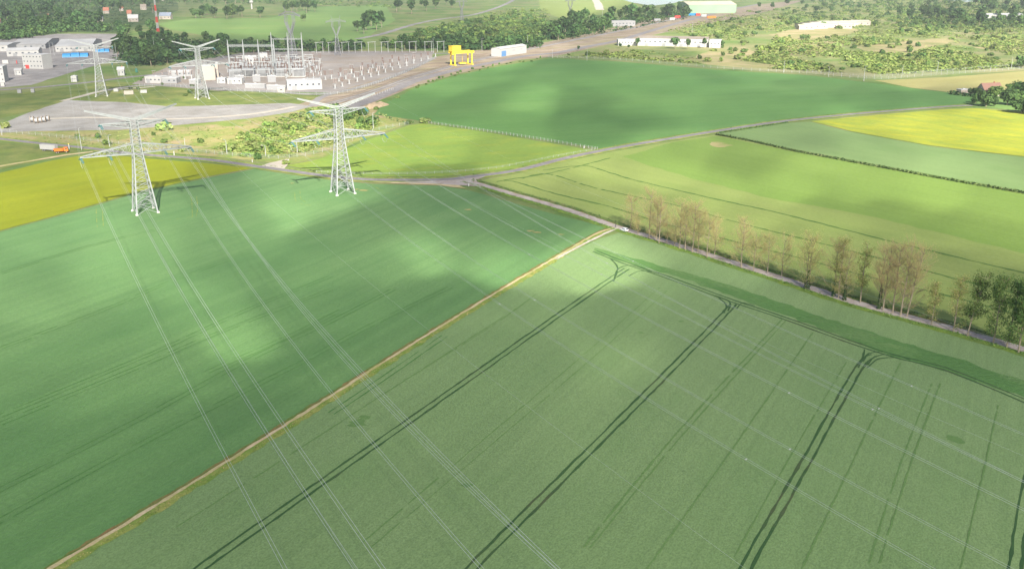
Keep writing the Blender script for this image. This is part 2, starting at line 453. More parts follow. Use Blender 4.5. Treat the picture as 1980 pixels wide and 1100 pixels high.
sheet('substation_platform', 'grey crushed stone platform of the electrical substation', 'yard', [(255, 163), (300, 140), (345, 122), (430, 108), (520, 100), (840, 99), (835, 112), (770, 142), (645, 180), (420, 176)], .10, M['platform'], .8, 15)
sheet('gravel_yard', 'broad pale gravel storage yard in front of the substation', 'yard', [(-80, 262), (10, 237), (60, 217), (130, 194), (250, 199), (330, 207), (560, 200), (606, 206), (560, 218), (480, 230), (330, 244), (230, 252), (60, 254)], .12, M['gravel'], .8, 12)
def gstripes(name, label, px, w, mat, z=.16): strip(name, label, 'track', px, w, z, mat, .3)
gstripes('track', 'chalky vehicle track crossing the gravel yard', [(60, 232), (170, 228), (330, 231), (480, 222), (570, 207)], 6, M['chalk'])
strip('estate_road', 'grey road from the estate along the near side of the substation', 'road', [(-100, 178), (40, 172), (170, 160), (230, 152), (330, 140), (400, 122), (470, 104), (560, 100), (700, 103), (830, 104), (880, 104)], 9, .14, M['asphalt'], .2)
strip('perimeter_road', 'pale perimeter road along the front of the substation fence', 'road', [(205, 175), (260, 167), (330, 165), (420, 172), (530, 178), (640, 181), (760, 148), (840, 112)], 8, .145, M['lot'], .2)
strip('access_path', 'narrow pale path curving through the grass bank to the yard', 'path', [(120, 196), (160, 186), (200, 176), (250, 172), (300, 168)], 6, .15, M['chalk'], .3)
strip('side_path', 'grey path down the bank below the substation corner', 'path', [(645, 181), (618, 190), (604, 206)], 7, .16, M['lot'], .3)
strip('haul_road', 'grey road curving along the upper edge of the green field', 'road', [(655, 214), (700, 200), (740, 184), (800, 158), (880, 136), (950, 122), (1010, 110), (1080, 102), (1130, 92), (1200, 78), (1260, 60), (1330, 40), (1400, 22), (1470, 8)], 13, .15, M['asphalt'], .3)
strip('rail_bed', 'brown ballast of the railway sidings beside the haul road', 'railway', [(620, 205), (700, 184), (800, 150), (900, 122), (1000, 100), (1100, 80), (1200, 60), (1330, 32)], 10, .11, M['lot'], .5)
strip('valley_road', 'pale country road winding up behind the pasture', 'road', [(690, 76), (740, 66), (800, 48), (850, 38), (920, 28), (975, 10), (1000, -4)], 12, .13, M['lot'], 1)
strip('hill_track', 'white chalk track climbing the bright slope', 'track', [(1160, 20), (1156, 8), (1150, -2), (1146, -10)], 22, .13, M['chalk'], 2)
mb = MB()
for i, off in enumerate((-5.2, -3.8, .2, 1.6, 5.2, 6.6)):
    pts = spline([P(*p) for p in [(620, 203), (700, 182), (800, 148), (900, 120), (1000, 98), (1100, 78)]], 20)
    line = []
    for k, p in enumerate(pts):
        t = (pts[min(k + 1, len(pts) - 1)] - pts[max(k - 1, 0)]).normalized()
        line.append(p + Vector((-t.y, t.x, 0)) * off + Vector((0, 0, .32)))
    mb.tube(line, .12, 4)
tag(mb.build('railway_rails', M['roof_brown']), 'rusty rails of the sidings running beside the haul road', 'rails', kind='structure')

# --- fields
SOUTH_ROAD = [(-60, 262), (60, 276), (170, 287), (270, 299), (400, 309), (500, 323), (560, 331), (640, 342), (720, 348), (850, 348), (905, 343), (1000, 330), (1100, 305), (1200, 285), (1300, 268), (1400, 252), (1500, 237), (1600, 226), (1700, 217), (1840, 206), (1880, 205)]
LANE = [(903, 350), (940, 360), (1000, 378), (1100, 407), (1190, 438), (1300, 471), (1420, 509), (1550, 551), (1650, 584), (1760, 614), (1850, 638), (1980, 676), (2120, 718), (2300, 775)]
TRACK = [(40, 1140), (100, 1098), (240, 1015), (450, 886), (640, 766), (800, 664), (950, 572), (1090, 489), (1150, 454), (1186, 441)]

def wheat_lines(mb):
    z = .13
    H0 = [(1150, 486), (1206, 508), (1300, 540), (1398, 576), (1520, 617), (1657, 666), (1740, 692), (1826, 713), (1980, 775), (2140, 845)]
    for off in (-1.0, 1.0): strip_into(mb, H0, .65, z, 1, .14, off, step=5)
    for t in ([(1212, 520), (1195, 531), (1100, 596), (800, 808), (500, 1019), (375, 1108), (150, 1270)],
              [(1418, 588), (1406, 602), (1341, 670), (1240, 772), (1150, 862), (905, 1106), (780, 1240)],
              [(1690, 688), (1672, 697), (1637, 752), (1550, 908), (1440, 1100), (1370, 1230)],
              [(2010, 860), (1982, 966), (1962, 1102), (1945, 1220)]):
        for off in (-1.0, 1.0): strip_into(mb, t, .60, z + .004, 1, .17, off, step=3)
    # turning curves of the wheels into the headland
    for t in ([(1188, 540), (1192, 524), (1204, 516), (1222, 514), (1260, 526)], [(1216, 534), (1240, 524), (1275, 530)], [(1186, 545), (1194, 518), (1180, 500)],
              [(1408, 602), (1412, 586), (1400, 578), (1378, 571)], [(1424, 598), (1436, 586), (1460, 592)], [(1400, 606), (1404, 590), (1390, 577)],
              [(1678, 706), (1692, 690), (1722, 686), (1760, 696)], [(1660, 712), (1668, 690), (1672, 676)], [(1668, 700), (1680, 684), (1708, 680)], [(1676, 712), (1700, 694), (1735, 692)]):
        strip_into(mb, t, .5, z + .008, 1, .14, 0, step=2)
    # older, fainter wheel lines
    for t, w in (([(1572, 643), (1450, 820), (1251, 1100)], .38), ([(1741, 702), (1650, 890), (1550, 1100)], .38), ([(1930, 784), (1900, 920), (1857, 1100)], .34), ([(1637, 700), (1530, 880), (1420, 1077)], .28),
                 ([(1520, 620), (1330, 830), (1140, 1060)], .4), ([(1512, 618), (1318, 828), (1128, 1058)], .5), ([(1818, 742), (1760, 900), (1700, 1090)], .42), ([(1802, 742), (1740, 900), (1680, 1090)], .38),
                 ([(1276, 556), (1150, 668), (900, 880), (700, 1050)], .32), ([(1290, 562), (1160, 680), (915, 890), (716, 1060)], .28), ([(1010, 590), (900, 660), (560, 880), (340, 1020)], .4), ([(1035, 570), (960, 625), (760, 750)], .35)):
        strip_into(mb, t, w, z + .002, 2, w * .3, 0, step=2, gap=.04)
WB = [(1150, 479), (1250, 506), (1400, 549), (1550, 599), (1700, 649), (1850, 693), (1980, 736), (2200, 810), (2200, 850), (1980, 768), (1860, 727), (1700, 680), (1560, 625), (1420, 575), (1300, 532), (1215, 509), (1150, 490)]
def wheat_extra(mb):
    sheet_into(mb, WB, .118, 3, .9, 2.5)
    wheat_lines(mb)
    for (x, y, r) in ((690, 818, 2.2), (705, 808, 1.4), (1850, 852, 1.8), (1838, 845, 1.2), (1316, 622, .9), (1240, 644, .9), (905, 938, 1.1)):
        c = P(x, y)
        ring = [(c.x + r * R.uniform(.5, 1.3) * cos(a) * 1.3, c.y + r * R.uniform(.5, 1.3) * sin(a), .122 + .0015 * r) for a in [2 * pi * k / 11 for k in range(11)]]
        mb.add(ring, [tuple(range(11))], 2)
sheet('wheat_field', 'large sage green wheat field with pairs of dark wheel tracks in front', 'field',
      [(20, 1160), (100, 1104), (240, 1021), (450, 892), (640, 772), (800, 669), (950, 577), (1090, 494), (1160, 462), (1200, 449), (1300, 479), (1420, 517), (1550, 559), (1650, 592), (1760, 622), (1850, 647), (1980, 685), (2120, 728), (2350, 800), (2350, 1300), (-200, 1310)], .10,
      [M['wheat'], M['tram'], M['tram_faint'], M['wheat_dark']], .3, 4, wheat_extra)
def barley_lines(mb):
    z = .13
    for t in ([(-60, 1040), (0, 1007), (285, 852), (577, 704), (720, 628), (870, 556)], [(-60, 975), (0, 947), (273, 809), (473, 700), (640, 622), (760, 560)], [(0, 805), (255, 700), (330, 668), (500, 590), (640, 535)],
              [(0, 674), (200, 600), (330, 545), (480, 490)], [(0, 820), (280, 705), (420, 645), (640, 560)], [(0, 530), (160, 480), (300, 445)], [(640, 800), (700, 760), (860, 650)], [(400, 720), (560, 650), (660, 600)]):
        for off in (-1.0, 1.0): strip_into(mb, t, .34, z, 1, .13, off, step=3, gap=.06)
    # pale scuffed turning loops near the pylons
    for t in ([(570, 372), (572, 388), (585, 396), (605, 398)], [(580, 370), (582, 385), (592, 392)], [(368, 378), (371, 392), (372, 420)], [(380, 380), (382, 400), (380, 418)], [(186, 405), (188, 440)], [(198, 405), (200, 438)], [(720, 358), (745, 372), (790, 378)], [(290, 430), (340, 424), (372, 420)]):
        strip_into(mb, t, .28, z + .004, 2, .12, 0, step=1, gap=.35)
    for (x, y, r) in ((705, 369, 1.6), (688, 367, 1.0), (565, 355, .8), (905, 406, 1.2), (1040, 450, 1.2), (1085, 454, .8), (1025, 447, 1.2)):
        c = P(x, y)
        ring = [(c.x + r * R.uniform(.5, 1.3) * cos(a) * 1.7, c.y + r * R.uniform(.5, 1.3) * sin(a), .17 + .003 * r) for a in [2 * pi * k / 11 for k in range(11)]]
        mb.add(ring, [tuple(range(11))], 3)
sheet('barley_field', 'deep green grain field carrying the two near pylons', 'field',
      [(-300, 545), (0, 449), (130, 414), (260, 376), (400, 345), (492, 327), (560, 338), (640, 349), (720, 356), (850, 360), (905, 368), (1000, 395), (1100, 422), (1172, 440), (1140, 455), (1086, 485), (946, 569), (796, 660), (636, 761), (446, 881), (236, 1010), (95, 1094), (20, 1142), (-300, 1340)], .10,
      [M['barley'], M['barley_tram'], M['verge'], M['straw']], .3, 5, barley_lines)
def lime_lines(mb):
    deep = [(1204, 304), (1300, 276), (1388, 264), (1540, 295), (1700, 325), (1850, 352), (1980, 376), (2300, 440), (2300, 585), (1980, 491), (1825, 452), (1690, 420), (1600, 403), (1491, 384), (1354, 350), (1300, 334)]
    sheet_into(mb, deep, .115, 1, 1.0, 5)
    for t in ([(960, 352), (991, 351), (1073, 375), (1182, 401), (1284, 433), (1418, 467), (1560, 503), (1680, 535), (1830, 572), (1980, 612)],
              [(1010, 346), (1059, 337), (1155, 365), (1309, 398), (1423, 430), (1548, 461), (1700, 500), (1850, 540), (1980, 572)],
              [(1050, 330), (1127, 321), (1180, 335), (1232, 350), (1377, 384), (1491, 409), (1600, 436), (1677, 456), (1800, 486), (1980, 528), (2100, 556)],
              [(975, 349), (1059, 336), (1127, 320), (1180, 306)]):
        strip_into(mb, t, 1.3, .13, 2, .45, 0, step=3, gap=.03)
    c = P(1392, 280)
    mb.add([(c.x + 9 * R.uniform(.6, 1.2) * cos(a), c.y + 9 * R.uniform(.6, 1.2) * sin(a), .134) for a in [2 * pi * k / 13 for k in range(13)]], [tuple(range(13))], 3)
sheet('young_crop_field', 'bright lime green field behind the row of poplars', 'field',
      [(918, 352), (1000, 336), (1100, 311), (1200, 291), (1300, 274), (1386, 260), (1540, 292), (1700, 322), (1850, 349), (1980, 373), (2300, 436), (2300, 765), (2120, 706), (1980, 667), (1850, 630), (1760, 606), (1650, 576), (1550, 543), (1420, 501), (1300, 463), (1190, 430), (1100, 400), (1000, 372)], .10,
      [M['lime'], M['lime_deep'], M['lime_tram'], M['dry']], .3, 5, lime_lines)
sheet('pale_crop_field', 'pale bluish green strip field between the lime field and the yellow field', 'field',
      [(1392, 259), (1480, 245), (1530, 238), (1566, 236), (1650, 257), (1800, 284), (1980, 305), (2300, 345), (2300, 434), (1980, 371), (1850, 347), (1700, 320), (1540, 290)], .10, M['pale'], .4, 6)
sheet('rape_field', 'yellow flowering field at the right edge', 'field',
      [(1568, 235), (1700, 222), (1840, 211), (1890, 210), (1960, 216), (2300, 240), (2300, 343), (1980, 303), (1800, 282), (1650, 255)], .104, M['rape'], .5, 6)
sheet('deep_green_field', 'big deep green field below the haul road', 'field',
      [(722, 222), (745, 200), (800, 172), (880, 148), (950, 132), (1010, 121), (1065, 114), (1200, 120), (1400, 137), (1560, 146), (1700, 163), (1800, 176), (1880, 186), (1900, 196), (1845, 203), (1700, 213), (1600, 222), (1500, 233), (1400, 248), (1300, 263), (1200, 280), (1165, 288), (1060, 272), (900, 246), (800, 232)], .10, M['deep'], .5, 8)
sheet('buttercup_meadow', 'yellow green meadow with buttercups between two fences and the road', 'meadow',
      [(552, 320), (600, 312), (640, 300), (720, 268), (790, 243), (815, 239), (900, 250), (1050, 275), (1150, 292), (1100, 301), (1000, 325), (905, 338), (850, 342), (720, 342), (640, 336)], .10, M['meadow'], .5, 6)
sheet('yellowing_field', 'mustard yellow field left of the nearer pylon', 'field',
      [(-300, 530), (-300, 380), (-60, 345), (0, 335), (100, 311), (190, 296), (270, 306), (400, 316), (487, 326), (400, 342), (260, 373), (130, 411), (0, 446)], .10, M['olive'], .4, 6)
sheet('rough_meadow', 'green and reddish rough meadow beside the white trailer', 'meadow', [(-200, 276), (0, 276), (80, 284), (160, 292), (100, 306), (0, 328), (-200, 365)], .08, M['bank'], .5, 8)
strip('farm_track', 'tan track along the upper edge of the mustard yellow field', 'track', [(-150, 350), (0, 322), (60, 312), (130, 300), (180, 294)], 4, .12, M['dirt'], .4)
sheet('lawn', 'mown lawn under the trees of the house', 'lawn', [(1880, 190), (1990, 180), (2200, 190), (2300, 238), (1960, 214), (1885, 205)], .09, M['pasture'], .4, 8)

# --- roads and tracks with their verges
strip('road_verge', 'straw and green grass verge along the country road', 'verge', SOUTH_ROAD, 10.5, .14, M['verge'], .6)
strip('country_road', 'grey country road crossing behind the pylons', 'road', SOUTH_ROAD, 5.4, .18, M['asphalt'], .12)
strip('lane_ditch', 'dark ditch grass on the far side of the lane', 'verge', LANE, 4.0, .14, M['ditch'], .5, 3.6, 3)
strip('lane_verge', 'bright green verge on the near side of the lane', 'verge', LANE, 4.2, .15, M['verge_green'], .5, -3.6, 3)
strip('lane_edge', 'reddish brown weeds along the far edge of the lane', 'verge', LANE, .9, .185, M['brown'], .3, 2.5, 3)
strip('lane', 'chalky pinkish lane running under the poplars', 'lane', LANE, 4.8, .18, M['lane'], .15, 0, 4)
sheet('junction', 'pale gravel widening where the lane meets the country road', 'road', [(770, 353), (850, 350), (905, 340), (950, 337), (920, 349), (935, 362), (905, 360), (860, 357)], .19, M['lane'], .3, 4)
sheet('gateway', 'pale gravel gateway between road and shrubs', 'path', [(500, 323), (520, 316), (555, 308), (560, 316), (548, 330), (520, 328)], .19, M['chalk'], .3, 4)
sheet('pale_roadside', 'bare tan roadside between road and grain field', 'verge', [(680, 351), (760, 355), (850, 359), (905, 366), (880, 356), (800, 350), (700, 349)], .17, M['dirt'], .3, 4)
strip('track_verge', 'yellow green weeds beside the dirt track', 'verge', TRACK, 2.7, .14, M['verge'], .45, -1.2, 2)
strip('track_weeds', 'reddish brown weeds along the upper edge of the dirt track', 'verge', TRACK, .9, .145, M['brown'], .4, 1.0, 2)
strip('dirt_track', 'tan dirt track dividing the wheat from the darker grain field', 'track', TRACK, 1.0, .18, M['dirt'], .22, 0, 2)
strip('dirt_track_end', 'twin pale ruts where the dirt track joins the lane', 'track', [(1070, 501), (1120, 474), (1165, 452), (1192, 440)], 1.4, .185, M['chalk'], .2, -1.0, 2)

# ------------------------------------------------------------------ unseen cloud deck, its thickness shaped to shade the fields in patches
T_RAW = [  # photo pixel and the share of sunlight that reaches the ground there
 (0,1080,.30),(400,1080,.35),(900,1080,.38),(1400,1080,.40),(1980,1080,.40),(0,950,.33),(250,900,.33),(520,900,.36),(900,900,.40),(1400,900,.42),(1980,900,.40),
 (0,820,.42),(200,790,.46),(360,740,.46),(480,780,.36),(600,740,.35),(460,690,.78),(380,600,.70),(280,640,.6),(100,560,.6),(0,610,.68),(0,690,.5),(200,690,.5),(560,640,.42),(640,620,.4),(700,600,.38),(830,600,.33),(900,580,.36),
 (150,540,.72),(40,540,.60),(420,540,.52),(560,540,.54),(660,540,.5),(200,470,.84),(300,480,.68),(80,480,.7),(830,510,.88),(770,530,.55),(960,530,.85),(900,490,.52),(640,470,.46),(700,440,.42),(760,430,.42),(820,410,.36),(900,420,.36),(1000,440,.36),(1100,440,.36),(450,470,.56),(380,470,.5),
 (560,405,1.0),(480,430,.6),(620,400,.72),(450,390,.55),(650,370,.8),(540,360,.72),(320,420,.65),(400,360,.45),(720,370,.6),(800,372,.4),(880,380,.35),
 (1170,520,1.4),(1145,528,1.3),(1195,512,1.3),(1215,505,1.0),(1150,505,1.0),(1120,540,1.1),(1080,560,.7),(1240,530,.62),(1300,560,.45),(1100,600,.52),(1000,620,.5),(1200,600,.45),(1400,620,.42),(1700,700,.38),(1980,720,.34),(1500,700,.4),(800,750,.42),(1000,750,.42),(1250,480,.5),(1400,530,.46),(1600,600,.44),(1800,660,.42),
 (1040,345,.7),(1180,330,.9),(1300,340,.98),(1200,390,.7),(1100,380,.6),(1400,370,.92),(1550,360,.9),(1700,370,.85),(1820,370,.98),(1940,390,.8),(1300,420,.68),(1450,420,.72),(1600,420,.62),(1750,430,.6),(1900,460,.56),(1300,300,.75),(1450,320,.6),(1600,330,.8),(1400,460,.6),(1550,480,.5),(1700,500,.46),(1900,560,.42),(1500,520,.45),(1980,640,.38),
 (1480,255,.55),(1570,262,.5),(1700,300,.75),(1850,320,.85),(1980,340,.8),(1640,240,.8),(1800,240,.95),(1950,250,1.0),(1900,225,.95),
 (1030,200,.80),(880,165,.68),(940,190,.45),(1120,200,.42),(1200,150,.58),(1100,130,.46),(1350,170,.58),(1450,215,.5),(1280,220,.55),(1150,255,.42),(1000,240,.58),(900,225,.52),(780,205,.5),(1600,170,.56),(1700,195,.48),(1850,190,.5),(1550,215,.5),
 (850,270,.75),(1000,290,.58),(720,300,.75),(620,320,.8),(700,255,.8),(100,370,.62),(300,345,.68),(0,410,.66),(200,320,.66),(60,300,.6),(300,270,.85),(500,270,.9),(180,265,.7),(600,240,.9),
 (330,220,.82),(130,225,.66),(500,210,.85),(60,240,.6),(600,150,.72),(500,135,.66),(400,150,.7),(260,180,.55),(480,190,.75),(760,130,.7),(700,160,.72),(850,130,.7),(1000,100,.8),
 (60,150,.5),(60,90,.55),(180,75,.7),(170,105,.5),(80,190,.45),(150,30,.5),(50,40,.48),(260,25,.5),(500,50,.7),(600,70,.4),(400,45,.7),(300,100,.46),(450,95,.35),(600,40,.65),(700,25,.6),(650,90,.55),
 (800,40,.6),(950,60,.5),(850,80,.55),(1000,20,.7),(1110,15,1.0),(1110,50,.6),(1220,60,.7),(1300,70,.9),(1200,30,.65),(1400,95,.9),(1550,60,.95),(1650,90,.85),(1800,90,.9),(1950,100,.85),(1400,30,.7),(1550,20,.7),(1700,25,.75),(1850,25,.6),(1950,30,.65),(1800,150,.8),(1950,150,.9),(1300,115,.6),(1500,130,.7),(1400,10,.8)]
def _front(x, y, t): return t * .76 if y >= 590 and x > 620 - (y - 760) * 1.6 else t
T_PTS = [(x, y, _front(x, y, t)) for x, y, t in T_RAW]
def sun_share(px, py):
    sw = st = 0.0
    sx, sy = 42.0, (8 + .037 * max(0, py + 20) if py < 600 else 31)
    for (x, y, t) in T_PTS:
        d = ((px - x) / sx) ** 2 + ((py - y) / sy) ** 2
        w = math.exp(-d * .9) + .03 / (1 + d) ** 3
        sw += w
        st += w * t
    return st / sw
CZ, SIG = 420.0, .05
pys = [-22, -15, -8] + list(range(0, 200, 8)) + list(range(200, 640, 12)) + list(range(640, 1330, 25))
pxs = list(range(-620, 2700, 22))
cb = MB()
top, n = [], len(pxs)
shift = SUN_H * (CZ / math.tan(SUN_EL))
for py in pys:
    for px in pxs:
        q = P(px, py)
        t = sun_share(px, py) if -150 < px < 2130 else .45
        amp = 1.0 if py < 560 else max(.25, 1 - (py - 560) / 160)
        nz = amp * noise.fractal(Vector((q.x * .012, q.y * .008, 3.3)), .8, 2.1, 5) * .16 + amp * noise.fractal(Vector((q.x * .05, q.y * .035, 9.1)), .8, 2.1, 3) * .07
        t = min(1.0, max(.12, t + nz * (.35 + t)))
        od = max(.01, -1.15 * math.log(t))
        th = od * sin(SUN_EL) / SIG
        base = CZ + noise.noise(Vector((q.x * .004, q.y * .004, 1))) * 6
        top.append((q.x + shift.x, q.y + shift.y, base, base + th))
nv = len(top)
cb.v = [(x, y, a) for x, y, a, b in top] + [(x, y, b) for x, y, a, b in top]
rows_ = len(pys)
for j in range(rows_ - 1):
    for i in range(n - 1):
        a = j * n + i
        cb.f.append((a, a + n, a + n + 1, a + 1)); cb.f.append((nv + a, nv + a + 1, nv + a + n + 1, nv + a + n))
for i in range(n - 1):
    a = i; cb.f.append((a, a + 1, nv + a + 1, nv + a))
    a = (rows_ - 1) * n + i; cb.f.append((a, nv + a, nv + a + 1, a + 1))
for j in range(rows_ - 1):
    a = j * n; cb.f.append((a, nv + a, nv + a + n, a + n))
    a = j * n + n - 1; cb.f.append((a, a + n, nv + a + n, nv + a))
cb.f = [tuple(reversed(f)) for f in cb.f]
cb.m = [0] * len(cb.f)
mc = bpy.data.materials.new('cloud')
mc.use_nodes = True
mc.node_tree.nodes.clear()
mo = mc.node_tree.nodes.new('ShaderNodeOutputMaterial')
pv = mc.node_tree.nodes.new('ShaderNodeVolumePrincipled')
pv.inputs['Color'].default_value = (.3, .3, .3, 1)
pv.inputs['Density'].default_value = SIG
pv.inputs['Anisotropy'].default_value = .5
mc.node_tree.links.new(pv.outputs[0], mo.inputs['Volume'])
tag(cb.build('shade_clouds', mc), 'unseen sheet of low cloud overhead, shaped to dapple the fields with shade', 'shade_clouds', kind='structure')

# ------------------------------------------------------------------ pylons
def lerp(a, b, t): return a + (b - a) * t
def lattice(mb, lo, hi, n, w, m=0):
    """X-braced box truss between two rings of four points"""
    for k in range(n):
        a = [lo[i].lerp(hi[i], k / n) for i in range(4)]
        b = [lo[i].lerp(hi[i], (k + 1) / n) for i in range(4)]
        for i in range(4):
            j = (i + 1) % 4
            mb.bar(a[i], b[j], w); mb.bar(a[j], b[i], w)
            mb.bar(b[i], b[j], w)
def sq(h, z): return [Vector((-h, -h, z)), Vector((h, -h, z)), Vector((h, h, z)), Vector((-h, h, z))]
def make_pylon(loc, rz, label, steel, group=None, name='pylon', thick=1.0):
    root = empty(name, loc, rz, label, 'pylon', group)
    lv = [(0, 4.7), (9.5, 3.75), (18.5, 2.75), (28, 1.9), (32.5, 1.8), (42.6, 1.6)]
    for i in range(4):
        l = MB()
        l.tube([sq(h, z)[i] for z, h in lv], [.26 * thick, .25 * thick, .23 * thick, .2 * thick, .18 * thick, .16 * thick], 4)
        lo = l.build('leg', steel, root)
        f = MB()
        c = sq(4.75, 0)[i]
        f.box((c.x, c.y, .35), (1.3, 1.3, .9), 0, 0, .7)
        f.build('footing', M['concrete'], lo)
    b = MB()
    w = .105 * thick
    for (z0, h0), (z1, h1), n in zip(lv[:-1], lv[1:], (2, 3, 4, 2, 6)):
        lattice(b, sq(h0, z0), sq(h1, z1), n, w)
    # lower panel: K bracing that leaves the arch between the feet open
    for i in range(4):
        j = (i + 1) % 4
        a, c, d, e = sq(4.7, 0)[i], sq(4.7, 0)[j], sq(3.75, 9.5)[i], sq(3.75, 9.5)[j]
        mid = (d + e) / 2
        for t in (.35, .65):
            b.bar(a.lerp(d, t), a.lerp(mid, t), w); b.bar(c.lerp(e, t), c.lerp(mid, t), w)
            b.bar(a.lerp(d, t), a.lerp(mid, t + .25), w); b.bar(c.lerp(e, t), c.lerp(mid, t + .25), w)
    b.build('body_lattice', steel, root)
    for s in (-1, 1):
        a = MB()
        tip = Vector((24.3 * s, 0, 28.3))
        for y in (-1, 1):
            r0, r1 = Vector((1.9 * s, 1.9 * y, 28)), Vector((1.8 * s, 1.8 * y, 32.5))
            a.tube([r0, tip + Vector((0, .25 * y, 0))], .17 * thick, 4)
            a.tube([r1, tip + Vector((0, .2 * y, .3))], .14 * thick, 4)
            k = 8
            for q in range(k):
                p, pn = r0.lerp(tip, q / k), r0.lerp(tip, (q + 1) / k)
                t, tn = r1.lerp(tip, q / k), r1.lerp(tip, (q + 1) / k)
                a.bar(p, tn if q % 2 else t, w); a.bar(pn, tn, w); a.bar(t, pn, w)
        k = 9
        for q in range(k):
            for z0, z1 in ((28, 28.3), (32.5, 28.6)):
                y0, y1 = lerp(1.85, .2, q / k), lerp(1.85, .2, (q + 1) / k)
                x0, x1 = lerp(1.85, 24.3, q / k) * s, lerp(1.85, 24.3, (q + 1) / k) * s
                sg = 1 if q % 2 else -1
                a.bar(Vector((x0, -y0 * sg, lerp(z0, z1, q / k))), Vector((x1, y1 * sg, lerp(z0, z1, (q + 1) / k))), w)
        a.build('lower_crossarm', steel, root)
        u = MB()
        tip = Vector((14.2 * s, 0, 42.3))
        for y in (-1, 1):
            r0, r1 = Vector((1.6 * s, 1.6 * y, 42.2)), Vector((1.65 * s, 1.6 * y, 39.8))
            u.tube([r0, tip + Vector((0, .22 * y, 0))], .15 * thick, 4)
            u.tube([r1, tip + Vector((0, .2 * y, -.2))], .12 * thick, 4)
            for q in range(5):
                u.bar(r0.lerp(tip, q / 5), r1.lerp(tip, (q + .5) / 5), w); u.bar(r0.lerp(tip, (q + 1) / 5), r1.lerp(tip, (q + .5) / 5), w)
        for q in range(6):
            sg = 1 if q % 2 else -1
            u.bar(Vector((lerp(1.6, 14.2, q / 6) * s, -lerp(1.6, .2, q / 6) * sg, 42.25)), Vector((lerp(1.6, 14.2, (q + 1) / 6) * s, lerp(1.6, .2, (q + 1) / 6) * sg, 42.25)), w)
        u.build('upper_crossarm', steel, root)
        hn = MB()
        tip = Vector((19.9 * s, 0, 48.6))
        for y in (-1, 1):
            r0, r1 = Vector((1.6 * s, 1.6 * y, 42.9)), Vector((-.6 * s, 1.5 * y, 43.4))
            hn.tube([r0, tip + Vector((0, .18 * y, 0))], .16 * thick, 4)
            hn.tube([r1, tip + Vector((0, .15 * y, .35))], .13 * thick, 4)
            for q in range(7):
                hn.bar(r0.lerp(tip, q / 7), r1.lerp(tip, (q + 1) / 7), w); hn.bar(r1.lerp(tip, q / 7), r0.lerp(tip, (q + 1) / 7), w)
        for q in range(7):
            sg = 1 if q % 2 else -1
            hn.bar(Vector((lerp(1.6, 19.9, q / 7) * s, -lerp(1.6, .15, q / 7) * sg, lerp(42.9, 48.6, q / 7))), Vector((lerp(1.6, 19.9, (q + 1) / 7) * s, lerp(1.6, .15, (q + 1) / 7) * sg, lerp(42.9, 48.6, (q + 1) / 7))), w)
        hn.build('earth_wire_horn', steel, root)
        for x, z in ((24, 28.0), (12, 28.0), (14, 42.0)):
            for d in (-1, 1):
                ins = MB()
                p = Vector((x * s, .2 * d, z))
                e = p + Vector((0, 4.3 * d, -1.3))
                for o in (-.28, .28):
                    pts = [p.lerp(e, t / 12) + Vector((o, 0, 0)) for t in range(13)]
                    ins.tube(pts, [.10 if t % 2 else .24 for t in range(13)], 6)
                ins.bar(e + Vector((-.45, 0, 0)), e + Vector((.45, 0, 0)), .12)
                ins.build('insulator_string', M['glass_ins'], root)
        for x, z in ((24, 28.0), (12, 28.0), (14, 42.0)):
            jm = MB()
            jm.tube([Vector((x * s, 4.4 * t / 6, z - 1.3 - 3.0 * (1 - (t / 6) ** 2))) for t in range(-6, 7)], .06, 4)
            jm.build('jumper_loop', M['wire'], root)
    return root
PYL, PYR = Vector((-172, 419, 0)), Vector((-86, 457, 0))
ANG = radians(30)
pyl = make_pylon(PYL, radians(33), 'galvanised lattice pylon by the mustard yellow field, left of the two near ones', M['steel'], 'near lattice pylons', thick=1.45)
pyr = make_pylon(PYR, radians(30), 'galvanised lattice pylon between country road and grain field, right of the two near ones', M['steel'], 'near lattice pylons', thick=1.45)
far_a, far_b = P(197, 186), P(391, 191)
for q, a, lab in ((far_a, 20, 'lattice pylon standing behind the gravel yard, near the blue covers'), (far_b, 33, 'lattice pylon standing in front of the pinkish substation building')):
    c = copy_tree(pyl)
    c.location, c.rotation_euler = q, (0, 0, radians(a))
    c['label'], c['group'] = lab, 'far lattice pylons'

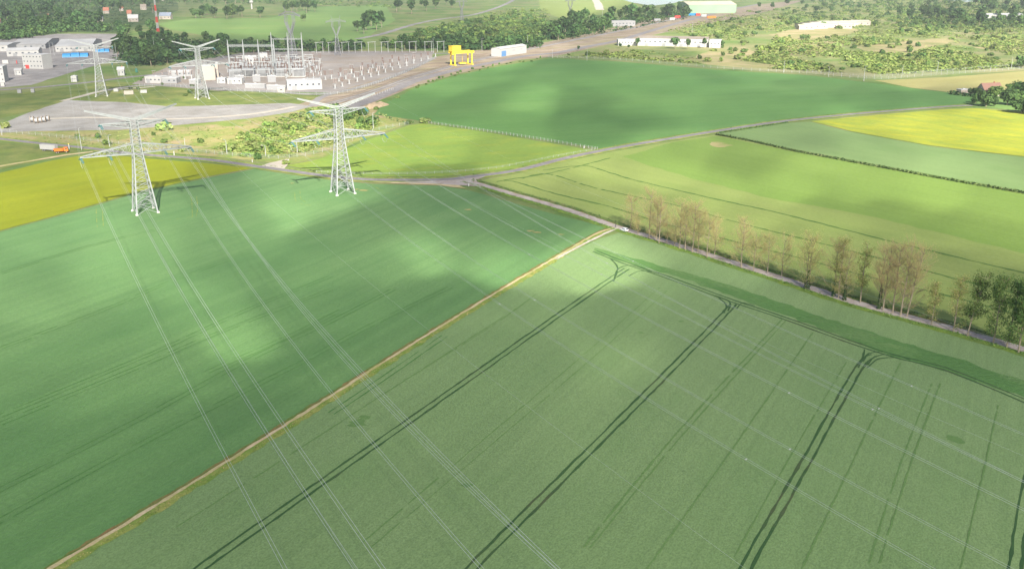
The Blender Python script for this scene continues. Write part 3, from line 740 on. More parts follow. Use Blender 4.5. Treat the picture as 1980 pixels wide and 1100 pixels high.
def make_cat_pylon(loc, rz, label, sc, group):
    root = empty('cat_head_pylon', loc, rz, label, 'pylon', group)
    st = M['steel_dark']
    for i in range(4):
        l = MB()
        l.tube([sq(3.6, 0)[i] * sc, sq(1.2, 24)[i] * sc], .28 * sc, 4)
        l.build('leg', st, root)
    b = MB()
    lattice(b, [v * sc for v in sq(3.6, 0)], [v * sc for v in sq(1.2, 24)], 7, .16 * sc)
    b.build('body_lattice', st, root)
    for s in (-1, 1):
        k = MB()
        for y in (-1, 1):
            o, i = [Vector((1.2 * s, y, 24)), Vector((5.2 * s, y, 34)), Vector((4.6 * s, y, 40))], [Vector((.2 * s, y, 24)), Vector((3.6 * s, y, 33.5)), Vector((3.3 * s, y, 40))]
            k.tube([v * sc for v in o], .26 * sc, 4); k.tube([v * sc for v in i], .22 * sc, 4)
            for q in range(6):
                k.bar(o[0].lerp(o[1], q / 6) * sc, i[0].lerp(i[1], (q + 1) / 6) * sc, .15 * sc)
                k.bar(i[0].lerp(i[1], q / 6) * sc, o[0].lerp(o[1], (q + 1) / 6) * sc, .15 * sc)
        k.build('window_frame_side', st, root)
        a = MB()
        for y in (-1, 1):
            a.tube([Vector((0, y, 42.2)) * sc, Vector((4.2 * s, y, 42.2)) * sc, Vector((12 * s, .2 * y, 39)) * sc], .24 * sc, 4)
            a.tube([Vector((0, y, 40)) * sc, Vector((4.6 * s, y, 40)) * sc, Vector((12 * s, .2 * y, 38.7)) * sc], .24 * sc, 4)
            for q in range(7):
                x0, x1 = 12 * q / 7 * s, 12 * (q + 1) / 7 * s
                a.bar(Vector((x0, y, 40)) * sc, Vector((x1, y, 41.2)) * sc, .15 * sc)
        a.tube([Vector((4.2 * s, 0, 42)) * sc, Vector((5.4 * s, 0, 46.5)) * sc], .2 * sc, 4)
        a.build('crossarm', st, root)
    return root
make_cat_pylon(P(566, 117), radians(-25), 'dark weathered pylon with forked head behind the substation masts', 1.32, 'dark forked pylons')
make_cat_pylon(P(653, 108), radians(15), 'dark weathered pylon with forked head at the edge of the siding portals', 1.05, 'dark forked pylons')
make_cat_pylon(P(893, 44), radians(25), 'small dark forked pylon beside the pale valley road', 1.0, 'dark forked pylons')
make_cat_pylon(P(1102, 42), radians(25), 'faint dark forked pylon on the bright slope by the lake', 1.0, 'dark forked pylons')

# ------------------------------------------------------------------ power lines
def hit(px, py, A, d):
    r = ray(px, py)
    nrm = Vector((-d.y, d.x, 0))
    t = (A - Vector((0, 0, CAMH))).dot(nrm) / r.dot(nrm)
    q = Vector((0, 0, CAMH)) + r * t
    return (q - A).dot(d), q.z
def span(name, label, A, az, pix, group, length=470, gap=.30, rad=.030, spacers=(), sub=2):
    """a conductor bundle hanging in the vertical plane of azimuth az through its clamp A, its sag fitted to the photograph"""
    d = Vector((sin(az), -cos(az), 0))
    hs = [hit(x, y, A, d) for x, y in pix]
    # least squares z = A.z + b s + c s^2
    s2 = s3 = s4 = t1 = t2 = 0.0
    for s, z in hs:
        dz = z - A.z
        s2 += s * s; s3 += s ** 3; s4 += s ** 4; t1 += s * dz; t2 += s * s * dz
    det = s2 * s4 - s3 * s3
    bb, cc = (t1 * s4 - t2 * s3) / det, (s2 * t2 - s3 * t1) / det
    nrm = Vector((-d.y, d.x, 0))
    at = lambda s: Vector((A.x + d.x * s, A.y + d.y * s, A.z + bb * s + cc * s * s))
    root = empty(name, at(0), 0, label, 'power line', group)
    def wire(o):
        w = MB()
        w.tube([at(length * k / 60) + o - at(0) for k in range(61)], rad, 4)
        w.build('conductor', M['wire'], root)
    if sub == 1: wire(Vector((0, 0, 0)))
    else:
        for o in (-gap, gap): wire(nrm * o)
    for s in spacers:
        sp = MB()
        c = at(s) - at(0)
        sp.bar(c - nrm * (gap + .06), c + nrm * (gap + .06), .07)
        sp.box(c, (.18, .18, .14))
        sp.build('spacer', M['post'], root)
    return root
def clamp(base, rz, x, z, d=-1):
    y = 4.5 * d
    return Vector((base.x + x * cos(rz) - y * sin(rz), base.y + x * sin(rz) + y * cos(rz), z - 1.35))
GL, GR = 'conductors of the left pylon', 'conductors of the right pylon'
for x, z, az, pix, lab in (
        (-24, 28, 29.0, [(260, 530), (340, 700), (435, 885), (555, 1100)], 'power line from the outer left end of the left pylon, leftmost over the grain field'),
        (-12, 28, 28.8, [(290, 455), (380, 610), (440, 725), (690, 1100)], 'power line from the inner left end of the left pylon, second from the left'),
        (-14, 42, 29.2, [(300, 425), (430, 650), (520, 790), (750, 1100)], 'power line from the upper left arm of the left pylon, close beside the second line'),
        (12, 28, 27.8, [(395, 420), (500, 580), (620, 725), (930, 1100)], 'power line from the inner right end of the left pylon, alone between two pairs'),
        (24, 28, 27.6, [(468, 440), (597, 620), (712, 750), (1078, 1100)], 'power line from the outer right end of the left pylon'),
        (14, 42, 28.6, [(472, 440), (602, 620), (719, 750), (1092, 1100)], 'power line from the upper right arm of the left pylon')):
    span('power_line', lab, clamp(PYL, radians(33), x, z), radians(az), pix, GL)
for x, z, az, pix, lab in (
        (-24, 28, 28, [(740, 420), (810, 480), (950, 580), (1150, 708), (1387, 857), (1522, 931), (1803, 1097)], 'power line from the outer left end of the right pylon, lowest over the wheat'),
        (-14, 42, 28, [(860, 393), (960, 450), (1060, 515), (1223, 607), (1325, 660), (1454, 725), (1601, 798), (1939, 956)], 'power line from the upper left arm of the right pylon, broadest band over the wheat'),
        (-12, 28, 28, [(1206, 683), (1465, 835), (1567, 891), (1939, 1088)], 'power line from the inner left end of the right pylon, second lowest over the wheat'),
        (14, 42, 28, [(1135, 462), (1263, 579), (1392, 641), (1663, 776), (1874, 874), (1980, 920)], 'power line from the upper right arm of the right pylon'),
        (12, 28, 28, [(1268, 585), (1397, 648), (1668, 783), (1980, 930)], 'power line from the inner right end of the right pylon'),
        (24, 28, 28, [(1040, 415), (1135, 462), (1449, 612), (1618, 688), (1798, 759), (1980, 835)], 'power line from the outer right end of the right pylon, nearest to the lane')):
    span('power_line', lab, clamp(PYR, radians(30), x, z), radians(az), pix, GR, rad=.020, spacers=(215, 320))
def sagline(name, label, A, B, sag, group, rad=.035, gap=.25, sub=2):
    root = empty(name, A, 0, label, 'power line', group)
    d = (B - A)
    nrm = Vector((-d.y, d.x, 0)).normalized()
    for o in ((-gap, gap) if sub == 2 else (0,)):
        w = MB()
        w.tube([d * (k / 30) + nrm * o - Vector((0, 0, 4 * sag * (k / 30) * (1 - k / 30))) for k in range(31)], rad, 4)
        w.build('conductor', M['wire'], root)
for base, rz, far, frz, who, grp in ((PYL, radians(33), far_a, radians(20), 'left', 'lines behind the left pylon'), (PYR, radians(30), far_b, radians(33), 'right', 'lines behind the right pylon')):
    for x, z, nm in ((-24, 28, 'outer left'), (-12, 28, 'inner left'), (-14, 42, 'upper left'), (12, 28, 'inner right'), (24, 28, 'outer right'), (14, 42, 'upper right')):
        sagline('power_line', 'thin line from the ' + nm + ' arm of the ' + who + ' pylon back to the substation', clamp(base, rz, x, z, 1), clamp(far, frz, x, z, -1), 11, grp, .03)
    for s, nm in ((-1, 'left'), (1, 'right')):
        A = Vector((base.x + 19.9 * s * cos(rz), base.y + 19.9 * s * sin(rz), 48.6))
        B = Vector((far.x + 19.9 * s * cos(frz), far.y + 19.9 * s * sin(frz), 48.6))
        sagline('earth_wire', 'fine earth wire from the ' + nm + ' horn of the ' + who + ' pylon back to the far one', A, B, 8, 'earth wires', .02, 0, 1)
        d = Vector((sin(radians(28.3)), -cos(radians(28.3)), 0))
        sagline('earth_wire', 'fine earth wire from the ' + nm + ' horn of the ' + who + ' pylon towards the viewer', A, A + d * 470, 9, 'earth wires', .010, 0, 1)

# ------------------------------------------------------------------ trees
def blob_points(rr, c, r, n, size, mb, mats):
    for _ in range(n):
        d = Vector((rr.gauss(0, 1), rr.gauss(0, 1), rr.gauss(0, 1))).normalized()
        k = rr.random() ** .33
        p = c + Vector((d.x * r[0] * k, d.y * r[1] * k, d.z * r[2] * k))
        mb.leaf(p, d + Vector((rr.uniform(-.6, .6), rr.uniform(-.6, .6), rr.uniform(-.2, .8))), size * rr.uniform(.6, 1.3), rr.choice(mats), rr)
def crown_far(seed, r, h, squat, n, size, mats):
    rr = random.Random(seed)
    mb = MB()
    blobs = []
    for k in range(8):
        a = rr.uniform(0, 2 * pi)
        q = rr.uniform(.15, .62)
        z = rr.uniform(.35, .85)
        br = rr.uniform(.35, .55) * r * (1.15 - .5 * abs(z - .5))
        blobs.append((Vector((cos(a) * r * q, sin(a) * r * q, h * (squat + (1 - squat) * z))), (br, br, br * rr.uniform(.7, 1.0))))
    blobs.append((Vector((0, 0, h * (squat + (1 - squat) * .5))), (r * .7, r * .7, h * (1 - squat) * .45)))
    for c, q in blobs:
        blob_points(rr, c, q, n // len(blobs), size, mb, mats)
    return mb
def far_tree(seed, r, h, mats, name='tree'):
    mb = crown_far(seed, r, h, .16, 330, r * .36, [0, 0, 1])
    mb.tube([(0, 0, -.3), (.1, 0, h * .25), (0, .1, h * .55)], [h * .028, h * .02, h * .008], 5, 2)
    o = mb.build(name, mats + [M['bark']])
    return o
TREES = [far_tree(s, r, h, m, 'broadleaf_tree') for s, r, h, m in (
    (1, 5.2, 13, [M['leaf'], M['leaf_dark']]), (2, 6.2, 12, [M['leaf'], M['leaf_light']]), (3, 4.2, 14, [M['leaf_dark'], M['leaf']]),
    (4, 5.6, 11, [M['leaf_light'], M['leaf']]), (5, 6.8, 14, [M['leaf'], M['leaf_dark']]))]
def far_bush(seed, r, h, mats):
    rr = random.Random(seed)
    mb = MB()
    for k in range(5):
        a, q = rr.uniform(0, 2 * pi), rr.uniform(0, .6)
        br = rr.uniform(.4, .6)
        blob_points(rr, Vector((cos(a) * r * q, sin(a) * r * q, h * rr.uniform(.3, .6))), (r * br, r * br, h * .42), 34, r * .42, mb, [0, 0, 1])
    mb.tube([(0, 0, -.1), (0, 0, h * .5)], [h * .04, h * .02], 4, 2)
    return mb.build('shrub', mats + [M['bark']])
BUSHES = [far_bush(21, 2.2, 2.4, [M['bushleaf'], M['leaf_light']]), far_bush(22, 2.6, 2.2, [M['bushleaf'], M['bushleaf2']]), far_bush(23, 2.0, 2.8, [M['leaf_light'], M['leaf']]), far_bush(24, 3.0, 2.6, [M['bushleaf2'], M['bushleaf']]), far_bush(25, 2.4, 2.6, [M['leaf'], M['bushleaf']])]
VH = [((231, 22), (246, 21), 'roof_red', 'bright red roofed house at the top of the village'), ((246, 33), (268, 31), 'roof_red', 'long red roofed house right of the big tree'), ((188, 42), (212, 40), 'roof_slate', 'house with slate roof and red ridge left of the big tree'), ((200, 27), (218, 26), 'roof_red', 'red roofed house half hidden behind the slate roofed one'), ((95, 42), (108, 40), 'roof_red', 'lone house with a white gable in the left of the wood'), ((70, 44), (78, 43), 'roof_slate', 'small white gable among the trees at the left'), ((248, 43), (272, 42), 'roof_white', 'low white roofed building under the big tree'), ((272, 20), (290, 19), 'roof_brown', 'brown roofed house left of the red and white mast'), ((308, 38), (330, 38), 'roof_slate', 'blue roofed shed right of the red and white mast'), ((296, 26), (310, 24), 'roof_red', 'red roofed house just behind the mast'), ((312, 4), (326, 3), 'roof_red', 'tiny red roofed house at the top edge'), ((2, 52), (14, 50), 'roof_red', 'pinkish roofed house at the far left edge')]
used = set()
def put(proto, loc, sc, label, cat, group, sz=None):
    o = proto if proto.name not in used else proto.copy()
    if proto.name not in used: used.add(proto.name)
    else: C.objects.link(o)
    o.location = (loc.x, loc.y, 0)
    o.scale = (sc * R.uniform(.85, 1.15), sc * R.uniform(.85, 1.15), (sz or sc) * R.uniform(.85, 1.15))
    o.rotation_euler = (0, 0, R.uniform(0, 2 * pi))
    o['label'], o['category'], o['group'] = label, cat, group
    return o
def inside(x, y, poly):
    c = False
    for i in range(len(poly)):
        (x1, y1), (x2, y2) = poly[i], poly[i - 1]
        if (y1 > y) != (y2 > y) and x < (x2 - x1) * (y - y1) / (y2 - y1) + x1: c = not c
    return c
def scatter(poly, n, mind=0.0):
    xs, ys = [p[0] for p in poly], [p[1] for p in poly]
    out, tries = [], 0
    while len(out) < n and tries < n * 60:
        tries += 1
        x, y = R.uniform(min(xs), max(xs)), R.uniform(min(ys), max(ys))
        if not inside(x, y, poly) or any(a[0] - 3 < x < b[0] + 3 and -1 < y - a[1] < 4 for a, b, _, _ in VH): continue
        if mind and any((x - a) ** 2 + ((y - b) * 1.8) ** 2 < mind * mind for a, b in out): continue
        out.append((x, y))
    return out
def wood(poly, n, lo, hi, protos, label, group, mind=4.0):
    """lo..hi: tree height in metres"""
    for x, y in scatter(poly, n, mind):
        p = R.choice(protos)
        put(p, P(x, y), R.uniform(lo, hi) / 12.5, label, 'tree', group)
T0, T1, T2, T3, T4 = TREES
DK, LT = [T0, T2, T4, T0], [T1, T3, T0, T1]
wood([(-20, 10), (100, -6), (330, -8), (335, 14), (230, 30), (200, 60), (120, 62), (60, 70), (-20, 84)], 84, 15, 26, DK, 'dark green tree in the wood around the red roofed village', 'village trees', 9)
wood([(225, 60), (330, 66), (332, 82), (300, 84), (222, 76)], 12, 14, 20, DK, 'tree of the row between the mast and the warehouses', 'trees by the mast', 8)
wood([(212, 108), (240, 88), (330, 84), (445, 84), (452, 106), (380, 112), (300, 128), (255, 130), (225, 122)], 34, 13, 20, DK, 'dark tree of the belt behind the two far lattice pylons', 'trees behind the far pylons', 8)
wood([(450, 88), (560, 92), (700, 90), (700, 100), (450, 104)], 20, 9, 15, DK, 'tree of the low row behind the substation masts', 'trees behind the substation', 8)
wood([(374, 34), (400, 28), (450, 26), (518, 30), (520, 36), (440, 38), (380, 38)], 13, 18, 26, DK + LT, 'round tree of the clump at the near edge of the far pasture', 'pasture clump trees', 8)
wood([(548, 22), (612, 20), (612, 26), (552, 28)], 7, 22, 28, DK, 'tall tree of the clump in the middle of the far pasture', 'tall pasture clump', 8)
put(T1.copy() if False else T1, P(588, 41), 14 / 12.5, 'single round bush-like tree standing alone in the far pasture', 'tree', 'lone pasture trees')
wood([(680, 62), (740, 44), (756, 48), (720, 66), (688, 68)], 7, 18, 26, DK, 'large round tree on the slope left of the valley road', 'slope trees', 12)
wood([(760, 30), (780, 12), (880, 6), (880, 20), (800, 32)], 10, 20, 28, DK, 'dark tree of the copse above the valley road', 'copse above the valley road', 10)
wood([(330, -10), (780, -12), (780, 3), (600, 9), (340, 12)], 18, 20, 30, DK, 'tree of the distant woodland edge above the far pasture', 'distant woodland edge', 14)
wood([(735, 92), (780, 82), (860, 80), (1000, 84), (1048, 84), (1045, 92), (960, 98), (860, 98), (760, 98)], 34, 12, 18, LT + DK, 'rounded tree of the dense belt behind the yellow gantry crane', 'trees behind the crane', 9)
wood([(1040, 78), (1100, 52), (1180, 42), (1190, 56), (1110, 74), (1050, 86)], 20, 16, 24, DK, 'dark tree of the wood between the slope and the railway', 'trees by the railway', 9)
wood([(1180, 38), (1260, 22), (1335, 20), (1335, 34), (1240, 44), (1190, 48)], 18, 18, 26, DK, 'dark tree of the wood between the lake and the green warehouse', 'trees by the lake', 10)
wood([(1690, 34), (1780, 14), (1990, 12), (1990, 55), (1900, 52), (1800, 50)], 30, 16, 26, LT + DK, 'tree of the open wood at the upper right edge', 'upper right wood', 12)
wood([(1880, 8), (1990, 2), (1990, 18), (1890, 16)], 8, 22, 34, DK, 'tree of the wooded rise in front of the farther water', 'wooded rise', 14)
wood([(1440, 14), (1560, 2), (1700, 2), (1700, 22), (1500, 30)], 14, 12, 20, DK + LT, 'scattered tree at the far edge of the scrubland', 'far scrub trees', 12)
for x, y, h, lab in ((1305, 95, 17, 'large round tree covering the middle of the long white building'), (1330, 96, 12, 'smaller round tree left of the dark one before the long white building'), (1362, 94, 15, 'dark round tree in front of the right end of the long white building'), (1232, 90, 11, 'slim tree at the left end of the long white building'),
                     (1199, 94, 7, 'low dark tree left of the long white building'), (1216, 96, 6, 'low round bush in front of the white annex'), (1395, 93, 8, 'round bush at the right annex of the long white building'), (1118, 99, 6, 'dark bush by the path left of the long white building')):
    put(R.choice(DK), P(x, y), h / 12.5, lab, 'tree', 'trees around the long white building')
BL = BUSHES
def bushes(poly, n, lo, hi, protos, label, group, mind=4.0):
    for x, y in scatter(poly, n, mind): put(R.choice(protos), P(x, y), R.uniform(lo, hi) / 2.5, label, 'shrub', group, R.uniform(lo, hi) / 2.7)
bushes([(430, 290), (470, 262), (510, 240), (600, 212), (640, 206), (720, 222), (738, 240), (690, 262), (640, 272), (560, 296), (480, 304)], 84, 2.2, 5.0, [BL[0], BL[1], BL[0], BL[3]], 'light green shrub of the thicket behind the right pylon', 'thicket shrubs', 7)
bushes([(640, 212), (730, 224), (735, 242), (690, 250), (650, 240)], 12, 4.5, 7.5, [BL[2], BL[4]], 'taller dark green shrub in the thicket behind the right pylon', 'tall thicket shrubs', 9)
bushes([(1075, 112), (1230, 98), (1330, 116), (1360, 100), (1500, 70), (1640, 72), (1980, 66), (1985, 128), (1700, 142), (1560, 136), (1400, 122), (1330, 124), (1200, 112)], 118, 3.0, 7.5, [BL[0], BL[3], BL[4], BL[1], BL[2]], 'shrub scattered over the ochre scrubland behind the big green field', 'scrubland shrubs', 8)
bushes([(1300, 62), (1420, 40), (1540, 32), (1700, 38), (1880, 54), (1980, 58), (1980, 80), (1800, 70), (1660, 68), (1520, 52), (1400, 84), (1300, 70)], 64, 5, 11, [BL[0], BL[2], BL[4], BL[1]], 'far shrub in the upper part of the scrubland', 'far scrubland shrubs', 9)
bushes([(780, 72), (860, 46), (960, 30), (1040, 20), (1060, 40), (1050, 74), (900, 80)], 46, 5, 11, [BL[4], BL[2], BL[0]], 'shrub on the rough hillside between valley road and railway', 'hillside shrubs', 9)
for x, y, h, lab in ((317, 252, 5, 'dark round shrub at the near edge of the gravel yard'), (8, 248, 4, 'shrub by the fence at the left end of the gravel yard'), (151, 267, 2.6, 'small dark shrub left of the pair below the gravel yard'), (190, 268, 3, 'green shrub on the tan grass below the gravel yard'), (206, 280, 4, 'pale bushy shrub just left of the left pylon'), (318, 276, 3, 'grey green shrub right of the left pylon'), (296, 262, 2.6, 'low shrub on the tan slope behind the left pylon'), (388, 277, 3.2, 'round shrub on tan ground between the pylons'), (352, 293, 2.2, 'small shrub by the white post beside the road'),
                     (497, 308, 4.5, 'dark round shrub by the gateway fence'), (552, 318, 2.2, 'low shrub at the corner of the buttercup meadow'), (823, 238, 4, 'green shrub at the head of the wire fence'), (790, 240, 3, 'low shrub at the corner of the big green field'), (728, 212, 3, 'shrub beside the heap of sand'), (770, 190, 2.6, 'shrub on the field edge above the sand heap')):
    put(R.choice(BL), P(x, y), h / 2.5, lab, 'shrub', 'single shrubs')
bushes([(800, 166), (880, 141), (960, 124), (1050, 112), (1052, 116), (960, 130), (884, 147), (806, 172)], 26, 1.2, 2.6, [BL[2], BL[4]], 'low tuft-like shrub on the upper edge of the big green field', 'field edge shrubs', 6)
bushes([(230, 150), (330, 136), (420, 180), (400, 196), (250, 176)], 12, 1.6, 3.6, [BL[2], BL[4]], 'small shrub on the grass bank below the substation', 'bank shrubs', 9)

# trees of the house, with their own crowns and trunks
def garden_tree(loc, r, h, seed, mats, label, group='trees around the red roofed house'):
    root = empty('garden_tree', loc, 0, label, 'tree', group)
    crown_far(seed, r, h, .12, 900, r * .26, [0, 0, 1]).build('crown', mats, root)
    t = MB()
    t.tube([(0, 0, -.2), (.1, 0, h * .3), (0, .15, h * .6)], [h * .035, h * .025, h * .01], 6)
    for k in range(5):
        a = 2 * pi * k / 5
        t.tube([(0, 0, h * .25), (cos(a) * r * .5, sin(a) * r * .5, h * .55)], [h * .014, h * .005], 4)
    t.build('trunk', M['bark'], root)
dk, md = [M['leaf'], M['leaf_dark']], [M['leaf_light'], M['leaf']]
for i, (x, y, r, h, m, lab) in enumerate(((1906, 207, 7.5, 12, dk, 'round dark tree at the end of the road beside the rape field'), (1922, 206, 4.5, 8, dk, 'smaller dark tree right of the round one at the road end'), (1947, 204, 9, 13, dk, 'broad dark tree in the middle of the garden, right of the house'), (1966, 205, 8, 12, md, 'lighter broad tree right of the middle garden tree'), (1975, 220, 9, 12, dk, 'big dark tree overhanging the corner of the rape field'), (1994, 222, 9, 13, dk, 'big dark tree at the right edge by the rape field'),
         (1921, 190, 7.5, 10, md, 'round green tree standing in front of the reddish roof'), (1948, 186, 4, 11, md, 'slim tree with pale trunk right of the red roof'), (1968, 186, 8, 13, dk, 'dark tree behind the garden at the right edge'), (1877, 184, 3.6, 6, dk, 'small round tree at the end of the dark hedge'), (1888, 186, 4.2, 7, md, 'light green tree between hedge and house'), (1886, 200, 4.5, 7, md, 'light bushy tree at the roadside before the house'), (1897, 196, 4.5, 7, md, 'pale green bush in front of the house gable'), (1976, 132, 8, 13, dk, 'dark tree beside the fence at the upper right'))):
    garden_tree(P(x, y), r, h, 60 + i, m, lab)
def hedge(name, label, px, w, h, mats, z=0, n=7):
    pts = spline([P(*p) for p in px], 2.5)
    mb = MB()
    rr = random.Random(len(px) * 7 + int(px[0][0]))
    for p in pts:
        for _ in range(n):
            mb.leaf(p + Vector((rr.gauss(0, w * .3), rr.gauss(0, w * .3), abs(rr.uniform(.05, h)))), Vector((rr.uniform(-1, 1), rr.uniform(-1, 1), rr.uniform(.2, 1))), w * rr.uniform(.4, .8), rr.choice([0, 0, 1]), rr)
    return tag(mb.build(name, mats), label, 'hedge')
hedge('hedge', 'dark clipped hedge beside the big green field, ending at the house', [(1838, 183), (1860, 186), (1892, 189)], 3.2, 3.2, [M['leaf_dark'], M['leaf']], n=16)
hedge('hedge', 'thin dark hedge line between the lime field and the pale strip', [(1388, 262), (1450, 274), (1540, 294), (1620, 309), (1700, 324), (1850, 352), (1980, 375), (2100, 400)], 1.8, 1.2, [M['leaf'], M['leaf_light']], n=22)
hedge('hedge', 'low hedge along the roadside above the pale strip field', [(1392, 258), (1450, 249), (1522, 238)], 1.4, 1.0, [M['leaf'], M['leaf_light']], n=10)
hedge('hedge', 'grey green brambles along the fence between sand heap and meadow', [(735, 222), (770, 236), (800, 238)], 2.4, 1.4, [M['bushleaf2'], M['leaf']], n=4)

# ------------------------------------------------------------------ poplars along the lane
def poplar(loc, h, seed, kind, label, lean=0.0):
    rr = random.Random(seed)
    root = empty('poplar_tree', loc, 0, label, 'poplar', 'poplars along the lane')
    tm, cm = MB(), MB()
    stems = 2 if kind == 'ivy2' else 1
    for st in range(stems):
        ox = (st - .5 * (stems - 1)) * 1.1
        top = Vector((ox + lean * h + rr.uniform(-.5, .5), rr.uniform(-.5, .5), h * .96))
        path = [Vector((ox, 0, -.2)), Vector((ox + rr.uniform(-.2, .2) + lean * h * .2, rr.uniform(-.2, .2), h * .25)), Vector((ox + lean * h * .5 + rr.uniform(-.35, .35), rr.uniform(-.3, .3), h * .55)), top]
        rad = max(.11, h * .0105)
        pts = spline(path, h / 10)
        tm.tube(pts, [rad * (1 - .9 * k / (len(pts) - 1)) + .02 for k in range(len(pts))], 7)
        nb = int(h * (2.4 if kind in ('bare', 'ivy', 'ivy2') else 1.7))
        for b in range(nb):
            t = rr.uniform(.16, .97)
            p = pts[min(len(pts) - 1, int(t * (len(pts) - 1)))]
            a = rr.uniform(0, 2 * pi)
            L = h * rr.uniform(.15, .30) * (1.25 - t * .75) * (1.35 if kind in ('bare', 'ivy', 'ivy2') else .62)
            up = rr.uniform(.3, 1.35)
            d = Vector((cos(a), sin(a), up)).normalized()
            e1 = p + d * L * .5
            e2 = e1 + Vector((cos(a) * .8, sin(a) * .8, up * 1.4)).normalized() * L * .6
            tm.tube([p, e1, e2], [rad * .28, rad * .16, .015], 4, 0, False)
            for q in range(11):
                s = rr.uniform(.2, 1)
                b0 = p.lerp(e1, s * 2) if s < .5 else e1.lerp(e2, s * 2 - 1)
                v = (d + Vector((rr.uniform(-.8, .8), rr.uniform(-.8, .8), rr.uniform(-.1, .8)))).normalized()
                tw = rr.uniform(.8, 2.3)
                b1 = b0 + v * tw
                cm.tube([b0, b1], [.018, .008], 3, 0, False)
                nl = {'bare': 8, 'ivy': 8, 'ivy2': 8, 'semi': 9, 'leafy': 10}[kind]
                for _ in range(nl):
                    c = b0.lerp(b1, rr.uniform(.2, 1.1)) + Vector((rr.gauss(0, .6), rr.gauss(0, .6), rr.gauss(0, .5)))
                    sz = {'bare': .17, 'ivy': .17, 'ivy2': .17, 'semi': .24, 'leafy': .36}[kind] * rr.uniform(.6, 1.4)
                    cm.leaf(c, Vector((rr.uniform(-1, 1), rr.uniform(-1, 1), rr.uniform(-.2, 1))), sz, rr.choice([1, 1, 2]), rr)
    tm.build('trunk', M['bark'], root)
    mats = {'bare': [M['twig'], M['youngleaf'], M['twig']], 'ivy': [M['twig'], M['youngleaf'], M['twig']], 'ivy2': [M['twig'], M['youngleaf'], M['midleaf']], 'semi': [M['twig'], M['midleaf'], M['youngleaf']], 'leafy': [M['twig'], M['leaf_light'], M['leaf']]}[kind]
    cm.build('crown', mats, root)
    if kind in ('ivy', 'ivy2'):
        iv = MB()
        for _ in range(420):
            z = rr.uniform(0, h * .34)
            a = rr.uniform(0, 2 * pi)
            q = (.55 + .5 * (stems - 1)) * (1.1 - z / (h * .5)) + rr.uniform(-.1, .25)
            iv.leaf(Vector((cos(a) * q, sin(a) * q * .7, z)), Vector((cos(a), sin(a), .3)), .42, 0, rr)
        iv.build('ivy', M['ivy'], root)
    return root
ORD = ['first', 'second', 'third', 'fourth', 'fifth', 'sixth', 'seventh', 'eighth', 'ninth', 'tenth', 'eleventh', 'twelfth', 'thirteenth', 'fourteenth', 'fifteenth', 'sixteenth', 'seventeenth', 'eighteenth', 'nineteenth', 'twentieth', 'twenty-first', 'twenty-second', 'twenty-third', 'twenty-fourth', 'twenty-fifth', 'twenty-sixth', 'twenty-seventh', 'twenty-eighth', 'twenty-ninth', 'thirtieth', 'thirty-first', 'thirty-second', 'thirty-third']
POP = [(1219, 443, 378, 'bare'), (1234, 453, 416, 'bare'), (1255, 461, 373, 'bare'), (1269, 466, 392, 'bare'), (1274, 471, 378, 'bare'), (1289, 470, 436, 'bare'), (1304, 476, 420, 'bare'), (1313, 481, 388, 'bare'), (1325, 484, 400, 'bare'), (1338, 489, 391, 'bare'), (1349, 488, 408, 'bare'), (1367, 499, 416, 'bare'), (1381, 495, 428, 'bare'),
       (1433, 519, 418, 'bare'), (1457, 525, 450, 'bare'), (1484, 528, 456, 'bare'), (1511, 534, 458, 'bare'), (1560, 559, 455, 'ivy2'), (1611, 574, 466, 'ivy'), (1621, 577, 460, 'semi'), (1632, 581, 490, 'ivy'), (1663, 585, 466, 'semi'), (1699, 598, 478, 'ivy'), (1707, 600, 474, 'bare'), (1726, 604, 470, 'bare'), (1741, 610, 470, 'bare'), (1753, 612, 476, 'bare'),
       (1800, 628, 545, 'semi'), (1843, 642, 534, 'semi'), (1870, 650, 527, 'leafy'), (1920, 664, 530, 'leafy'), (1946, 672, 548, 'leafy'), (1969, 682, 538, 'leafy')]
KD = {'bare': 'bare brownish poplar', 'ivy': 'bare poplar with ivy round its foot', 'ivy2': 'bare twin-stemmed poplar with dark ivy on its trunks', 'semi': 'half leafed yellowish poplar', 'leafy': 'leafy dark green poplar'}
for i, (x, y, ty, k) in enumerate(POP):
    q = P(x, y)
    h = 1.0
    while True:                                            # height that reaches the row where the tree ends in the photo
        v = q + Vector((0, 0, h)) - Vector((0, 0, CAMH))
        if 550 - FPX * v.dot(UP) / v.dot(FW) <= ty or h > 40: break
        h += .25
    extra = {13: ', standing alone in the gap', 15: ', small', 0: ', next to the white car', 32: ', cut by the right edge'}.get(i, '')
    poplar(q, h, 200 + i, k, KD[k] + extra + ', ' + ORD[i] + ' from the white car', .12 if i in (29, 26) else R.uniform(-.015, .015))
